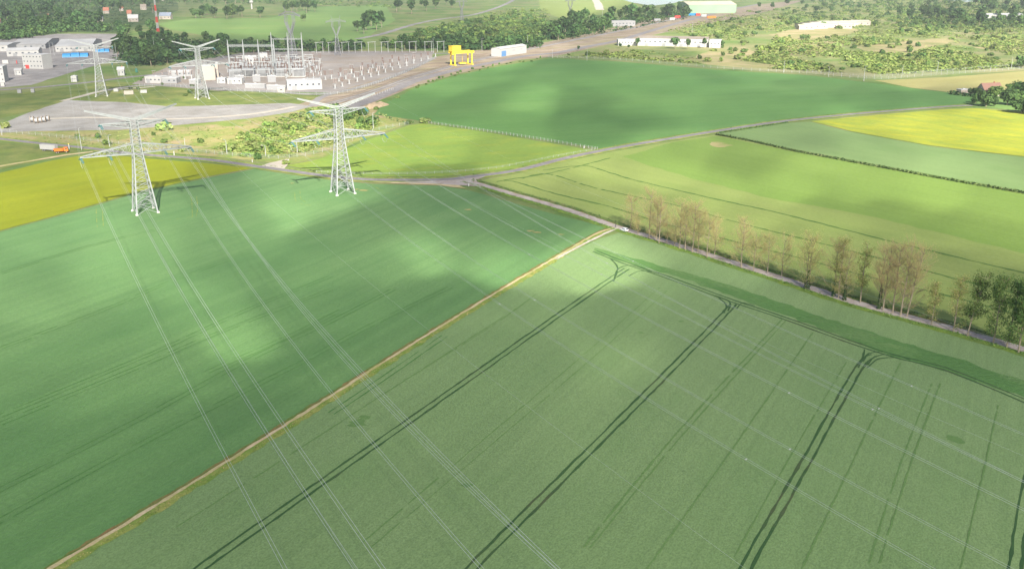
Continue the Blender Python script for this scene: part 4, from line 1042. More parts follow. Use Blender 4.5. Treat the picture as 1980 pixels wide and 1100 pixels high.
# ------------------------------------------------------------------ buildings
def frame(a, b, lim=.28):
    A, B = P(*a), P(*b)
    d = B - A
    rz = max(-lim, min(lim, math.atan2(d.y, d.x)))
    return A, d.x / cos(rz), rz
def building(name, label, cat, a, b, depth, h, roof='flat', wall='white', rf='roof_white', win=0, door=None, group=None, rise=None, winrow=1, doors=1, lim=.28):
    """front wall from ground pixel a to ground pixel b, body behind it"""
    A, L, rz = frame(a, b, lim)
    root = empty(name, A, rz, label, cat, group)
    w = MB()
    w.box((L / 2, depth / 2, h / 2), (L, depth, h))
    rise = rise if rise is not None else depth * .22
    if roof in ('gable', 'house'):
        w.add([(0, 0, h), (0, depth, h), (0, depth / 2, h + rise), (L, 0, h), (L, depth, h), (L, depth / 2, h + rise)], [(1, 0, 2), (3, 4, 5)])
    w.build('wall', M[wall], root)
    r = MB()
    o = .5
    if roof == 'flat':
        r.box((L / 2, depth / 2, h + .2), (L + .3, depth + .3, .4))
        for k in range(max(1, int(L / 18))):
            r.box((L * (k + .5) / max(1, int(L / 18)), depth * .55, h + .7), (1.6, 1.6, .6))
    elif roof in ('gable', 'house'):
        for s in (0, 1):
            y0, y1 = (-o, depth / 2) if s == 0 else (depth + o, depth / 2)
            z0, z1 = h - o * rise / (depth / 2), h + rise
            vs = [(-o, y0, z0 + .05), (L + o, y0, z0 + .05), (L + o, y1, z1 + .05), (-o, y1, z1 + .05)]
            vs += [(x, y, z + .25) for x, y, z in vs]
            fs = [(4, 5, 6, 7), (0, 3, 2, 1), (0, 1, 5, 4), (1, 2, 6, 5), (3, 0, 4, 7)]
            r.add(vs, fs if s == 0 else [tuple(reversed(f)) for f in fs])
    elif roof == 'multi':
        k = max(2, int(L / 24))
        for i in range(k):
            x0, x1 = L * i / k, L * (i + 1) / k
            xm = (x0 + x1) / 2
            zr = h + rise
            r.add([(x0, -.3, h), (xm, -.3, zr), (x1, -.3, h), (x0, depth + .3, h), (xm, depth + .3, zr), (x1, depth + .3, h)], [(0, 2, 1), (3, 4, 5), (0, 1, 4, 3), (1, 2, 5, 4)])
    ro = r.build('roof', M[rf], root)
    if roof == 'house':
        c = MB(); c.box((L * .7, depth / 2, h + rise + .5), (.8, .8, 1.6)); c.build('chimney', M['roof_red'], ro)
    if win:
        for q in range(winrow):
            z = h * (q + .6) / winrow if winrow > 1 else h * .58
            for k in range(win):
                x = L * (k + .5) / win
                m = MB(); m.box((x, -.03, z), (min(L / win * .34, 2.6), .1, min(h / winrow * .22, 1.5))); m.build('window', M['window'], root)
    if door:
        for k in range(doors):
            x = L * (k + .5) / doors if doors > 1 else L * .2
            dw = min(4.5, L * .2)
            m = MB(); m.box((x, -.04, min(h * .8, 4.0) / 2), (dw, .1, min(h * .8, 4.0))); m.build('door', M[door], root)
    return root
IB = 'sheds of the industrial estate'
building('warehouse', 'leftmost white warehouse cut by the edge of the view', 'warehouse', (-60, 101), (16, 100), 50, 8, 'gable', 'white', 'roof_white', 4, 'greywall', IB, 1.5, 1, 2)
building('warehouse', 'white warehouse with a long grey roof left of the two big halls', 'warehouse', (14, 110), (104, 103), 24, 7, 'gable', 'white', 'roof_white', 5, 'greywall', IB, 2.5, 1, 2)
building('warehouse', 'broad grey roofed hall behind the white warehouses', 'warehouse', (22, 96), (108, 91), 110, 6, 'gable', 'greywall', 'roof_grey', 6, 'greywall', IB, 3.5, 1, 2)
building('warehouse', 'largest pale hall with a broad white roof, rightmost of the estate', 'warehouse', (108, 101), (218, 91), 110, 7, 'gable', 'white', 'roof_white', 8, 'greywall', IB, 5, 1, 3)
building('office_block', 'white cube shaped office block with window rows on the estate yard', 'office block', (46, 133), (84, 134), 16, 15, 'flat', 'white', 'roof_white', 6, 'red', None, None, 3)
building('office_block', 'white office block cut by the left edge of the view', 'office block', (-26, 161), (18, 158), 18, 15, 'flat', 'white', 'roof_white', 5, 'greywall', None, None, 3)
building('shed', 'small white shed between the two office blocks', 'shed', (29, 146), (49, 144), 8, 5, 'gable', 'white', 'roof_grey', 2, 'greywall', None, 1.5)
building('shed', 'long white shed with windows beside the estate road', 'shed', (138, 159), (166, 154), 9, 5, 'flat', 'white', 'roof_white', 4, 'greywall')
building('house', 'small white gabled building left of the dark green container', 'house', (228, 147), (243, 146), 9, 6, 'house', 'white', 'roof_white', 2, 'greywall', None, 2.5)
def cover(name, label, a, b, depth, h, mat):
    A, L, rz = frame(a, b)
    root = empty(name, A, rz, label, 'covered stack', 'blue covered stacks')
    n = max(3, int(L / 9))
    for k in range(n):
        m = MB()
        x0, x1 = L * k / n + .3, L * (k + 1) / n - .3
        prof = [(t / 8, math.sin(pi * t / 8) ** .5) for t in range(9)]
        vs = [(x, depth * y, h * z * (1 + .12 * (k % 2))) for x in (x0, x1) for y, z in prof]
        fs = [(i, i + 9, i + 10, i + 1) for i in range(8)] + [tuple(range(9)), tuple(range(17, 8, -1))]
        m.add(vs, fs)
        m.build('tarpaulin', M[mat], root)
    bm = MB(); bm.box((L / 2, depth / 2, .3), (L, depth * .96, .6)); bm.build('base', M['concrete'], root)
cover('covered_stack', 'long bright blue covered stack in front of the big hall', (120, 112), (174, 110), 14, 4.6, 'blue')
cover('covered_stack', 'smaller blue covered stack half hidden by the far left pylon', (184, 102), (213, 101), 12, 4.0, 'blue')
building('shed', 'white kiosk between the two blue stacks', 'shed', (175, 100), (184, 100), 7, 7, 'flat', 'white', 'roof_white', 1, 'greywall')
# village houses
for a, b, rf, lab in VH:
    building('village_house', lab, 'house', a, b, 14, 7, 'house', 'cream', rf, 3, 'roof_brown', 'village houses', 6.5)
building('farmhouse', 'house with dull reddish roof among the garden trees at the right edge', 'house', (1903, 188), (1936, 186), 11, 5.0, 'house', 'cream', 'roof_dull', 5, 'roof_brown', None, 6.0)
building('garden_shed', 'low flat pale shed behind the dark hedge', 'shed', (1858, 181), (1874, 180), 6, 3, 'flat', 'cream', 'roof_white', 1, 'roof_brown')
# substation buildings
SB = 'buildings of the substation'
for a, b, d, h, w, rf, n, lab in (((281, 161), (312, 162), 12, 6, 'white', 'roof_white', 4, 'long low white building at the left corner of the substation'), ((313, 162), (342, 162), 12, 5, 'greywall', 'roof_white', 3, 'low grey building joined to the left corner building'), ((326, 149), (372, 147), 12, 5, 'greywall', 'roof_white', 5, 'second low grey building one row behind, left of the pinkish one'), ((394, 156), (418, 155), 16, 14, 'cream', 'roof_white', 0, 'tall pinkish panelled building behind the far right lattice pylon'), ((418, 150), (441, 143), 18, 13, 'cream', 'roof_white', 3, 'pinkish building wing with a blue grey roof'),
                                  ((470, 128), (500, 126), 14, 10, 'white', 'roof_white', 4, 'white hall in the middle of the substation, left half'), ((501, 126), (527, 122), 14, 12, 'white', 'roof_white', 3, 'taller white hall joined to the middle hall'), ((366, 163), (384, 163), 8, 4, 'greywall', 'roof_white', 2, 'small grey cabin at the feet of the far lattice pylon'), ((420, 162), (436, 162), 7, 5, 'white', 'roof_white', 2, 'small white cabin left of the white switch house'),
                                  ((440, 163), (468, 163), 9, 5, 'white', 'roof_white', 3, 'white switch house on the front line of the substation'), ((556, 175), (624, 172), 16, 8, 'white', 'roof_white', 6, 'large low white building at the front right corner of the substation'), ((455, 160), (474, 159), 6, 6, 'greywall', 'roof_white', 0, 'pale cabin behind the white switch house'), ((489, 159), (505, 158), 6, 6, 'greywall', 'roof_white', 0, 'pale cabin in front of the grey machines'), ((518, 160), (535, 159), 6, 6, 'greywall', 'roof_white', 0, 'pale cabin left of the large low white building')):
    building('switch_house', lab, 'building', a, b, d, h, 'flat', w, rf, n, 'greywall' if n else None, SB)
for a, b, lab in (((474, 171), (512, 172), 'long low grey wall block in front of the cabins, left one'), ((516, 174), (552, 175), 'long low grey wall block in front of the cabins, right one')):
    building('fire_wall', lab, 'wall', a, b, 3, 4, 'flat', 'greywall', 'roof_white')
building('equipment_box', 'small cream box on the grass in front of the substation fence', 'box', (537, 179), (551, 179), 4, 4, 'flat', 'cream', 'roof_white', 1)
building('shed', 'white shed with a blue door beside the haul road', 'shed', (968, 110.5), (1018, 103), 14, 9.5, 'gable', 'white', 'roof_white', 0, None, None, 1.6, 1, 1, 1.2)
# the blue door and two dark signs of that shed
A, L, rz = frame((968, 110.5), (1018, 103), 1.2)
sh = [o for o in C.objects if o.get('label') == 'white shed with a blue door beside the haul road'][0]
m = MB(); m.box((L * .12, -.06, 3.4), (L * .17, .14, 6.6)); m.build('door', M['door_blue'], sh)
for x in (.5, .78):
    m = MB(); m.box((L * x, -.05, 6.0), (L * .12, .12, 1.5)); m.build('window', M['machine'], sh)
LW = 'wings of the long white building'
building('factory', 'long white building with a brown roof behind the green field', 'factory', (1233, 89), (1368, 92), 26, 11, 'gable', 'white', 'roof_brown', 14, 'greywall', LW, 2.0, 1, 4)
building('annex', 'white annex with small dark doors at the left of the long building', 'annex', (1195, 89), (1230, 89), 18, 8, 'flat', 'white', 'roof_white', 6, 'machine', LW)
building('annex', 'white annex at the right end of the long building', 'annex', (1371, 93), (1394, 94), 22, 10, 'flat', 'white', 'roof_white', 3, 'greywall', LW)
building('warehouse', 'huge pale green warehouse by the far railway yard', 'warehouse', (1331, 27), (1416, 24), 60, 19, 'gable', 'green_clad', 'roof_cream', 0, None, None, 7)
building('station_building', 'flat grey building beside the railway in front of the wood', 'building', (1182, 52), (1224, 49), 26, 9, 'flat', 'greywall', 'roof_grey', 7, 'greywall')
CS = 'cream roofed sheds in the scrubland'
for a, b, d, h, lab in (((1545, 58), (1574, 58), 18, 6, 'lowest cream roofed shed at the left end of the stepped row'), ((1560, 57), (1590, 54), 40, 7, 'cream roofed shed, second of the stepped row'), ((1578, 55), (1606, 51), 50, 7, 'cream roofed shed, third of the stepped row'), ((1596, 53), (1628, 46), 60, 7, 'cream roofed shed at the far end of the stepped row'), ((1621, 56), (1650, 57), 20, 7, 'separate low shed with a blue grey front'), ((1648, 50), (1683, 50), 30, 7, 'separate long cream shed right of the stepped row')):
    building('storage_shed', lab, 'shed', a, b, d, h, 'gable', 'cream', 'roof_cream', 3, 'greywall', CS, 2.0)
building('shed', 'pale low hall half hidden in the upper right wood', 'shed', (1910, 37), (1972, 35), 30, 7, 'gable', 'white', 'roof_white', 5, 'greywall', None, 3)
# containers and wagons of the far yards
def container(label, a, b, h, mat, group='containers and parked trailers', name='container'):
    A, L, rz = frame(a, b)
    root = empty(name, A, rz, label, 'container', group)
    m = MB(); m.box((L / 2, 1.4, h / 2 + .2), (L, 2.8, h))
    for k in range(int(L / 1.2)): m.box((L * (k + .5) / int(L / 1.2), -.04, h / 2 + .2), (.25, .1, h * .9))
    m.build('box', M[mat], root)
    d = MB(); d.box((L + .04, 1.4, h / 2 + .2), (.1, 2.5, h * .92)); d.build('door', M[mat], root)
for a, b, h, mt, lab in (((262, 141), (276, 138), 4.0, 'darkgreen', 'dark green container beside the small gabled building'), ((2, 168), (12, 167), 3.4, 'white', 'white trailer at the left end of the estate road'), ((60, 180), (73, 178), 3.2, 'greywall', 'pale trailer parked on the estate road'), ((34, 181), (44, 180), 3, 'greywall', 'smaller pale van body left of the parked trailer'), ((240, 184), (262, 182), 3.2, 'cream', 'pinkish container lying on the grass bank'), ((272, 181), (297, 176), 2.6, 'white', 'long pale trailer on the path of the grass bank'), ((220, 178), (228, 178), 2.6, 'white', 'small white cabin beside the feet of the far left pylon'),
                         ((5, 124), (20, 123), 4, 'white', 'white truck body in the estate yard'), ((33, 124), (42, 122), 3.5, 'red', 'small red truck body left of the office block'), ((1329, 31), (1343, 30), 5, 'blue', 'blue container in front of the green warehouse'), ((1346, 31), (1354, 31), 5, 'red', 'red container in front of the green warehouse'), ((1356, 33), (1366, 33), 5, 'white', 'white container in front of the green warehouse'), ((1295, 40), (1303, 39), 5, 'white', 'white wagon on the far railway'), ((1305, 36), (1313, 35), 5, 'red', 'reddish wagon on the far railway'), ((1265, 42), (1275, 41), 5, 'greywall', 'grey wagon on the far railway'), ((1368, 36), (1378, 34), 4, 'orange', 'orange container at the far rail yard')):
    container(lab, a, b, h, mt)

# ------------------------------------------------------------------ substation steelwork
def gantry(label, xs, base, top, beam_tops):
    A = P(xs[0], base)
    root = empty('busbar_gantry', A, 0, label, 'gantry', 'busbar gantries')
    s = ppm(xs[len(xs) // 2], base)
    H = (base - top) / s
    for x, b in zip(xs, [base] * len(xs)):
        q = P(x, b) - A
        m = MB(); m.tube([q, q + Vector((0, 0, H * .72)), q + Vector((0, 0, H))], [.95, .75, .3], 6); m.build('mast', M['steel'], root)
    for bt in beam_tops:
        z = (base - bt) / s
        for i in range(len(xs) - 1):
            a, b = P(xs[i], base) - A + Vector((0, 0, z)), P(xs[i + 1], base) - A + Vector((0, 0, z))
            m = MB()
            for dy in (-.5, .5):
                for dz in (-.5, .5): m.bar(a + Vector((0, dy, dz)), b + Vector((0, dy, dz)), .22)
            for k in range(8):
                p, q = a.lerp(b, k / 8), a.lerp(b, (k + 1) / 8)
                m.bar(p + Vector((0, -.5, -.5)), q + Vector((0, -.5, .5)), .16)
                m.bar(p + Vector((0, -.5, .5)), q + Vector((0, .5, .5)), .16)
            m.build('beam', M['steel'], root)
gantry('longer pale steel gantry of four masts across the substation', [445, 474, 503, 533], 137, 79, [89, 91.5])
gantry('taller pale steel gantry of three masts at the right of the substation', [530, 561, 588], 146, 66, [78, 97])
def transformer(loc, rz, label):
    root = empty('transformer', loc, rz, label, 'transformer', 'large transformers')
    t = MB(); t.box((0, 0, 2.6), (8, 4.4, 4.6)); t.box((0, 0, 5.1), (8.3, 4.7, .3)); t.build('tank', M['machine'], root)
    for s in (-1, 1):
        r = MB()
        for k in range(9): r.box((-3.4 + .85 * k, s * 3.2, 2.5), (.28, 1.6, 3.8))
        r.build('radiator', M['greywall'], root)
    for k in range(3):
        b = MB()
        p = Vector((-2.4 + 2.4 * k, 0, 5.2))
        b.tube([p + Vector((0, -.12 * q, .42 * q)) for q in range(9)], [.34 if q % 2 else .2 for q in range(9)], 7)
        b.build('bushing', M['porcelain'], root)
    c = MB(); c.tube([(-3.6, 1.2, 6.6), (3.6, 1.2, 6.6)], .75, 8); c.box((-2.4, 1.2, 5.8), (.3, .3, 1.2)); c.box((2.4, 1.2, 5.8), (.3, .3, 1.2)); c.build('conservator', M['greywall'], root)
    pl = MB(); pl.box((0, 0, .15), (10, 8.4, .3)); pl.build('plinth', M['concrete'], root)
    return root
tr0 = None
for i, (x, y, lab) in enumerate(((455, 150, 'grey transformer nearest to the pinkish building'), (482, 148, 'grey transformer, second from the pinkish building'), (512, 148, 'grey transformer between the two middle cabins'), (545, 148, 'grey transformer behind the left gantry mast'), (578, 148, 'grey transformer under the tall gantry'), (470, 138, 'grey transformer in the back row, left'), (540, 136, 'grey transformer in the back row, right'))):
    if tr0 is None: tr0 = c = transformer(P(x, y), .2, lab)
    else:
        c = copy_tree(tr0); c.location = P(x, y); c['label'] = lab
    c.rotation_euler = (0, 0, R.uniform(-.1, .4))
    c.scale = (1.5, 1.5, 1.6)
def breaker():
    root = empty('disconnector', (0, 0, 0), 0, 'x', 'disconnector', 'post insulators of the switchyard')
    f = MB(); f.box((0, 0, 1.4), (.5, .5, 2.8)); f.box((0, 0, .1), (1.4, 1.4, .3)); f.build('stand', M['post'], root)
    for s in (-1, 1):
        b = MB(); b.tube([Vector((s * .7, 0, 2.9 + .4 * q)) for q in range(9)], [.30 if q % 2 else .17 for q in range(9)], 6); b.build('insulator', M['porcelain'], root)
    a = MB(); a.bar(Vector((-1.6, 0, 6.3)), Vector((1.6, 0, 6.3)), .22); a.build('contact_arm', M['steel'], root)
    a = MB(); a.box((0, 0, 2.8), (2.4, .5, .25)); a.build('base_beam', M['steel'], root)
    return root
br = breaker()
first = True
for x0, y0, x1, y1, n, lab in ((446, 144, 600, 140, 16, 'post insulator of the row in front of the masts'), (450, 132, 606, 130, 15, 'post insulator of the row behind the masts'), (648, 172, 842, 110, 15, 'dark post insulator of the long row along the perimeter road'), (655, 158, 800, 118, 11, 'dark post insulator of the second row on the empty platform'), (596, 158, 640, 154, 5, 'post insulator beside the large low white building'), (300, 156, 400, 152, 8, 'post insulator in the left corner of the substation'), (660, 148, 760, 122, 6, 'thin post insulator of the third row on the empty platform')):
    for k in range(n):
        t = k / (n - 1)
        c = br if first else copy_tree(br)
        first = False
        c.location = P(lerp(x0, x1, t) + R.uniform(-1.5, 1.5), lerp(y0, y1, t) + R.uniform(-.5, .5))
        c.rotation_euler = (0, 0, R.uniform(0, pi))
        c.scale = (1.6, 1.6, 1.5)
        c['label'], c['group'] = lab, lab
def portal(loc, w, h, rz):
    root = empty('portal_frame', loc, rz, 'x', 'portal frame', 'portal frames along the sidings')
    for s in (0, 1):
        m = MB(); m.tube([(s * w, 0, 0), (s * w, 0, h)], [.34, .26], 5); m.build('post', M['post'], root)
    m = MB(); m.bar(Vector((-1.5, 0, h)), Vector((w + 1.5, 0, h + .8)), .45); m.build('beam', M['post'], root)
    return root
pf = None
for i, x in enumerate((612, 636, 662, 687, 713, 738, 765, 792, 822, 846)):
    q = P(x, 103 - .2 * i)
    c = portal(q, 8.5, 13, .1) if pf is None else copy_tree(pf)
    pf = pf or c
    c.location = q
    c['label'] = ORD[i] + ' grey portal frame along the sidings, counted from the dark forked pylon'
def circuit_breaker():
    root = empty('circuit_breaker', (0, 0, 0), 0, 'x', 'circuit breaker', 'circuit breakers')
    f = MB(); f.box((0, 0, 1.2), (3.6, 1.6, 2.4)); f.box((-.9, -.9, 1.5), (1.0, .5, 1.4)); f.build('cabinet', M['machine'], root)
    for x in (-1.3, 0, 1.3):
        b = MB(); b.tube([Vector((x, 0, 2.4 + .4 * q)) for q in range(8)], [.34 if q % 2 else .2 for q in range(8)], 6); b.build('insulator', M['porcelain'], root)
        h = MB(); h.tube([(x, -1.0, 5.5), (x, 1.0, 5.5)], .36, 7); h.build('chamber', M['greywall'], root)
    return root
cbk = None
for k in range(26):
    t = k / 25
    c = circuit_breaker() if cbk is None else copy_tree(cbk)
    cbk = cbk or c
    c.location = P(lerp(446, 612, t) + R.uniform(-3, 3), (141, 134, 127)[k % 3] + R.uniform(-1.5, 1.5))
    c.rotation_euler = (0, 0, R.choice((.1, 1.6)))
    c.scale = (1.5, 1.5, 1.5)
    c['label'] = 'grey circuit breaker among the machines between the gantries'
for k in range(46):
    c = copy_tree(br)
    c.location = P(R.uniform(444, 622), R.uniform(122, 152))
    c.rotation_euler = (0, 0, R.choice((0, pi / 2)))
    c.scale = (1.25, 1.25, R.uniform(1.3, 2.3))
    c['label'] = c['group'] = 'post insulator scattered among the machines between the gantries'
for i, (x, y) in enumerate(((452, 146), (480, 144), (509, 144), (541, 143), (572, 143), (600, 142), (460, 131), (492, 130), (524, 130), (556, 129), (588, 129))):
    c = copy_tree(pf)
    c.location = P(x, y)
    c.scale = (1.15, 1, .95)
    c['label'], c['group'] = 'grey portal frame among the machines between the gantries', 'portal frames of the substation'
for x0, y0, x1, y1, z, lab in ((440, 141, 604, 137, 10.5, 'tubular busbar over the front row of insulators'), (446, 131, 606, 128, 10.5, 'tubular busbar over the back row of insulators'), (452, 152, 590, 149, 8, 'tubular busbar over the transformers')):
    a, b = P(x0, y0), P(x1, y1)
    root = empty('busbar', a, 0, lab, 'busbar', 'busbars')
    m = MB(); m.tube([Vector((0, 0, z)), b - a + Vector((0, 0, z))], .3, 6); m.build('pipe', M['steel'], root)
    for k in range(7):
        p = (b - a) * (k / 6)
        s_ = MB(); s_.tube([p, p + Vector((0, 0, z))], [.3, .18], 5); s_.build('support', M['post'], root)
def lamp_post(px, py, h, label, group='lamp posts', arm=1.6, mat='post'):
    root = empty('lamp_post', P(px, py), R.uniform(0, 6), label, 'lamp post', group)
    m = MB(); m.tube([(0, 0, 0), (0, 0, h * .7), (0, 0, h)], [.22, .15, .10], 6); m.build('pole', M[mat], root)
    m = MB(); m.tube([(0, 0, h - .1), (arm, 0, h + .15)], .08, 5); m.build('bracket', M[mat], root)
    m = MB(); m.box((arm + .3, 0, h + .12), (.9, .35, .18)); m.build('lamp_head', M['white'], root)
for x, y, t, lab in ((1515, 141, 120, 'grey lamp post at the field fence, first left of the white marker'), (1602, 149, 130, 'grey lamp post at the field fence, nearest left of the white marker'), (1670, 156, 130, 'pale lamp post with the white marker at its foot'), (1744, 146, 128, 'lamp post at the fence behind the straw field'), (1812, 140, 120, 'lamp post in the middle of the fence behind the straw field'), (1955, 133, 112, 'lamp post near the dark tree at the upper right'), (1135, 118, 96, 'lamp post on the grass below the long white building'), (1338, 66, 44, 'tall lamp post behind the long white building'), (1164, 52, 20, 'tall pole in front of the dark wood by the railway'), (1020, 92, 70, 'pole beside the white shed with the blue door'), (932, 99, 76, 'pole in the tree belt right of the yellow crane'), (838, 103, 76, 'pole in the tree belt left of the yellow crane'), (1068, 113, 96, 'thin pole where the haul road bends'),
                     (301, 116, 76, 'tall pole in the belt between the far pylons'), (226, 116, 88, 'slanted looking thin pole right of the far left pylon'), (158, 290, 250, 'thin lamp post at the road left of the left pylon'), (212, 284, 262, 'thin pole just left of the left pylon'), (4, 262, 243, 'pole at the far left end of the fence'), (439, 298, 272, 'lamp post by the thicket fence, left one'), (514, 302, 282, 'lamp post by the thicket fence, middle one'), (575, 295, 270, 'lamp post by the thicket fence, right one'), (722, 250, 220, 'lamp post between the right pylon and the big green field'), (359, 292, 270, 'pale pole beside the road between the pylons'), (98, 104, 78, 'twin lamp pole by the white warehouse'), (105, 108, 84, 'second lamp pole by the white warehouse')):
    lamp_post(x, y, (y - t) / ppm(x, y) * 1.03, lab)
# red and white mast
A = P(308, 78)
root = empty('radio_mast', A, 0, 'tall red and white lattice mast among the village trees', 'mast')
for k in range(8):
    m = MB()
    z0, z1 = 8.5 * k, 8.5 * (k + 1)
    h0, h1 = 1.6 - .14 * k, 1.6 - .14 * (k + 1)
    for i in range(4): m.bar(sq(h0, z0)[i], sq(h1, z1)[i], .5)
    lattice(m, sq(h0, z0), sq(h1, z1), 2, .3)
    m.build('mast_section', M['white' if k % 2 == 0 else 'red'], root)
m = MB(); m.tube([(0, 0, 68), (0, 0, 74)], .2, 5); m.build('antenna', M['white'], root)
m = MB(); m.box((4, 0, 1.5), (9, 5, 3)); m.build('hut', M['white'], root)
# small white water tower
root = empty('water_tower', P(487, 18), 0, 'small white water tower above the far pasture clump', 'water tower')
m = MB(); m.tube([(0, 0, 0), (0, 0, 14)], [2.2, 1.8], 10); m.build('shaft', M['white'], root)
m = MB(); m.tube([(0, 0, 13.5), (0, 0, 16), (0, 0, 20), (0, 0, 21.5)], [2, 5, 5, 1], 12); m.build('tank', M['white'], root)
# yellow gantry crane
A, L, rz = frame((879, 128), (914, 124.5), .6)
root = empty('gantry_crane', A, rz, 'bright yellow gantry crane standing over the sidings', 'crane')
for x in (.6, L - .6):
    for y in (0, 9):
        m = MB(); m.tube([(x, y, 0), (x, y, 13.4)], [.95, .75], 4); m.build('leg', M['yellow'], root)
    m = MB(); m.box((x, 4.5, .55), (1.8, 12.5, 1.1)); m.build('bogie', M['yellow'], root)
for y in (0, 9):
    m = MB(); m.box((L / 2, y, 14.6), (L + 4, 1.7, 2.4)); m.build('girder', M['yellow'], root)
m = MB(); m.box((3.4, 4.5, 18.6), (11.5, 8, 5.6)); m.box((3.4, 4.5, 21.6), (12, 8.4, .4)); m.build('machine_house', M['yellow'], root)
m = MB(); m.box((-1.4, .2, 13.6), (3.2, 3, 2.6)); m.build('cab', M['yellow'], root)
m = MB(); m.bar(Vector((L * .55, 4.5, 14)), Vector((L * .55, 4.5, 3.4)), .25); m.box((L * .55, 4.5, 2.2), (8, 4, 1.5)); m.build('spreader', M['yellow'], root)

# ------------------------------------------------------------------ yard goods
def drum(loc, rz, label, r=2.0):
    root = empty('cable_drum', loc, rz, label, 'cable drum', 'cable drums on the gravel yard')
    for s in (-1, 1):
        m = MB(); m.tube([(s * 1.0 - .1, 0, r), (s * 1.0 + .1, 0, r)], r, 18); m.build('flange', M['wood'], root)
    m = MB(); m.tube([(-.9, 0, r), (.9, 0, r)], r * .62, 14); m.build('cable_winding', M['machine'], root)
    return root
d0 = None
for i, (x, y) in enumerate(((63, 237), (71, 239), (79, 238), (86, 237), (93, 235))):
    c = drum(P(x, y), .25, '', 2.3) if d0 is None else copy_tree(d0)
    d0 = d0 or c
    c.location = P(x, y)
    c['label'] = ORD[i] + ' pale cable drum of the row on the gravel yard, from the left'
# lorry and white trailer by the road
def wheel(parent, c, r, w):
    t = MB(); t.tube([(c[0], c[1] - w / 2, c[2]), (c[0], c[1] + w / 2, c[2])], r, 14); o = t.build('wheel', M['rubber'], parent)
    h = MB(); h.tube([(c[0], c[1] - w / 2 - .02, c[2]), (c[0], c[1] + w / 2 + .02, c[2])], r * .5, 10); h.build('rim', M['white'], o)
A, L, rz = frame((78, 292), (107, 294))
root = empty('trailer', A, rz, 'white box trailer parked behind the orange lorry by the road', 'trailer')
m = MB(); m.box((L / 2, 1.25, 2.6), (L, 2.6, 3.0)); m.box((L / 2, 1.25, 1.0), (L * .95, 1.2, .3)); m.build('box', M['white'], root)
m = MB(); m.box((-.03, 1.25, 2.6), (.08, 2.3, 2.7)); m.build('door', M['greywall'], root)
for x in (.18, .3, .8):
    for y in (.2, 2.3): wheel(root, (L * x, y, .55), .55, .4)
A, L, rz = frame((106, 297), (134, 295))
root = empty('lorry', A, rz, 'orange tipper lorry on the grass beside the white trailer', 'lorry')
m = MB(); m.box((L / 2, 1.25, 1.0), (L, 1.0, .35)); m.build('chassis', M['plastic'], root)
m = MB()
m.add([(0, -.05, 1.2), (L * .62, -.05, 1.2), (L * .62, 2.55, 1.2), (0, 2.55, 1.2), (-.5, -.25, 2.7), (L * .64, -.25, 2.7), (L * .64, 2.75, 2.7), (-.5, 2.75, 2.7)], [(3, 2, 1, 0), (0, 1, 5, 4), (1, 2, 6, 5), (2, 3, 7, 6), (3, 0, 4, 7), (4, 5, 6, 7)])
m.build('tipper_body', M['orange'], root)
m = MB()
x0, x1 = L * .68, L
m.prism([(x0, 1.0), (x1, 1.0), (x1, 2.1), (x1 - .35, 3.3), (x0, 3.4)], 0, 2.5)
cabo = m.build('cab', M['orange'], root)
m = MB(); m.add([(x1 + .01, .2, 2.15), (x1 + .01, 2.3, 2.15), (x1 - .33, 2.2, 3.2), (x1 - .33, .3, 3.2)], [(0, 1, 2, 3)]); m.build('windscreen', M['window'], cabo)
for y in (-.02, 2.52):
    m = MB(); m.box((lerp(x0, x1, .55), y, 2.65), ((x1 - x0) * .5, .05, .7)); m.build('side_window', M['window'], cabo)
for y in (.3, 2.2):
    m = MB(); m.box((x1 + .03, y, 1.3), (.08, .35, .22)); m.build('headlight', M['white'], cabo)
for x in (.12, .28, .86):
    for y in (.1, 2.4): wheel(root, (L * x, y, .55), .55, .45)
# heap of sand
hp = MB()
n1, n2 = 26, 14
c0, c1 = P(703, 212), P(748, 202)
ax = (c1 - c0)
for j in range(n2 + 1):
    for i in range(n1 + 1):
        u, v = i / n1, j / n2 * 2 - 1
        e = max(0, 1 - (2 * u - 1) ** 2) ** .5
        hgt = max(0, (1 - v * v)) * e * 3.2 * (.6 + .9 * (noise.noise(Vector((u * 6, v * 2, 4))) * .5 + .5))
        hp.v.append(tuple(ax * u + Vector((-ax.y, ax.x, 0)).normalized() * v * 5.5 * (.4 + .6 * e) + Vector((0, 0, hgt))))
for j in range(n2):
    for i in range(n1):
        a = j * (n1 + 1) + i
        hp.f.append((a, a + 1, a + n1 + 2, a + n1 + 1)); hp.m.append(0)
o = hp.build('sand_heap', M['sandpile'], None, True)
o.location = c0
tag(o, 'heap of orange sand between the haul road and the big green field', 'sand heap')

# ------------------------------------------------------------------ fences
def fence(label, px, step, h, post_r, rails=2, net=False, mat='post', cap=95, group=None):
    pts = spline([P(*p) for p in px], step)
    root = empty('fence', pts[0], 0, label, 'fence', group)
    if len(pts) > cap:
        k = len(pts) / cap
        pts = [pts[int(i * k)] for i in range(cap)]
    for p in pts:
        m = MB(); q = p - pts[0] + Vector((R.uniform(-.1, .1), R.uniform(-.1, .1), 0))
        m.tube([q, q + Vector((R.uniform(-.06, .06), R.uniform(-.06, .06), h * R.uniform(.94, 1.06)))], post_r, 5)
        m.build('post', M[mat], root)
    m = MB()
    for k in range(rails):
        z = h * (k + 1) / (rails + .3)
        m.tube([p - pts[0] + Vector((0, 0, z)) for p in pts], .03 if not net else .03, 4)
    m.build('fence_wire', M['machine' if net else 'post'], root)
    if net:
        m = MB()
        for i in range(len(pts) - 1):
            a, b = pts[i] - pts[0], pts[i + 1] - pts[0]
            m.add([a, b, b + Vector((0, 0, h * .95)), a + Vector((0, 0, h * .95))], [(0, 1, 2, 3)])
        m.build('netting', M['net'], root)
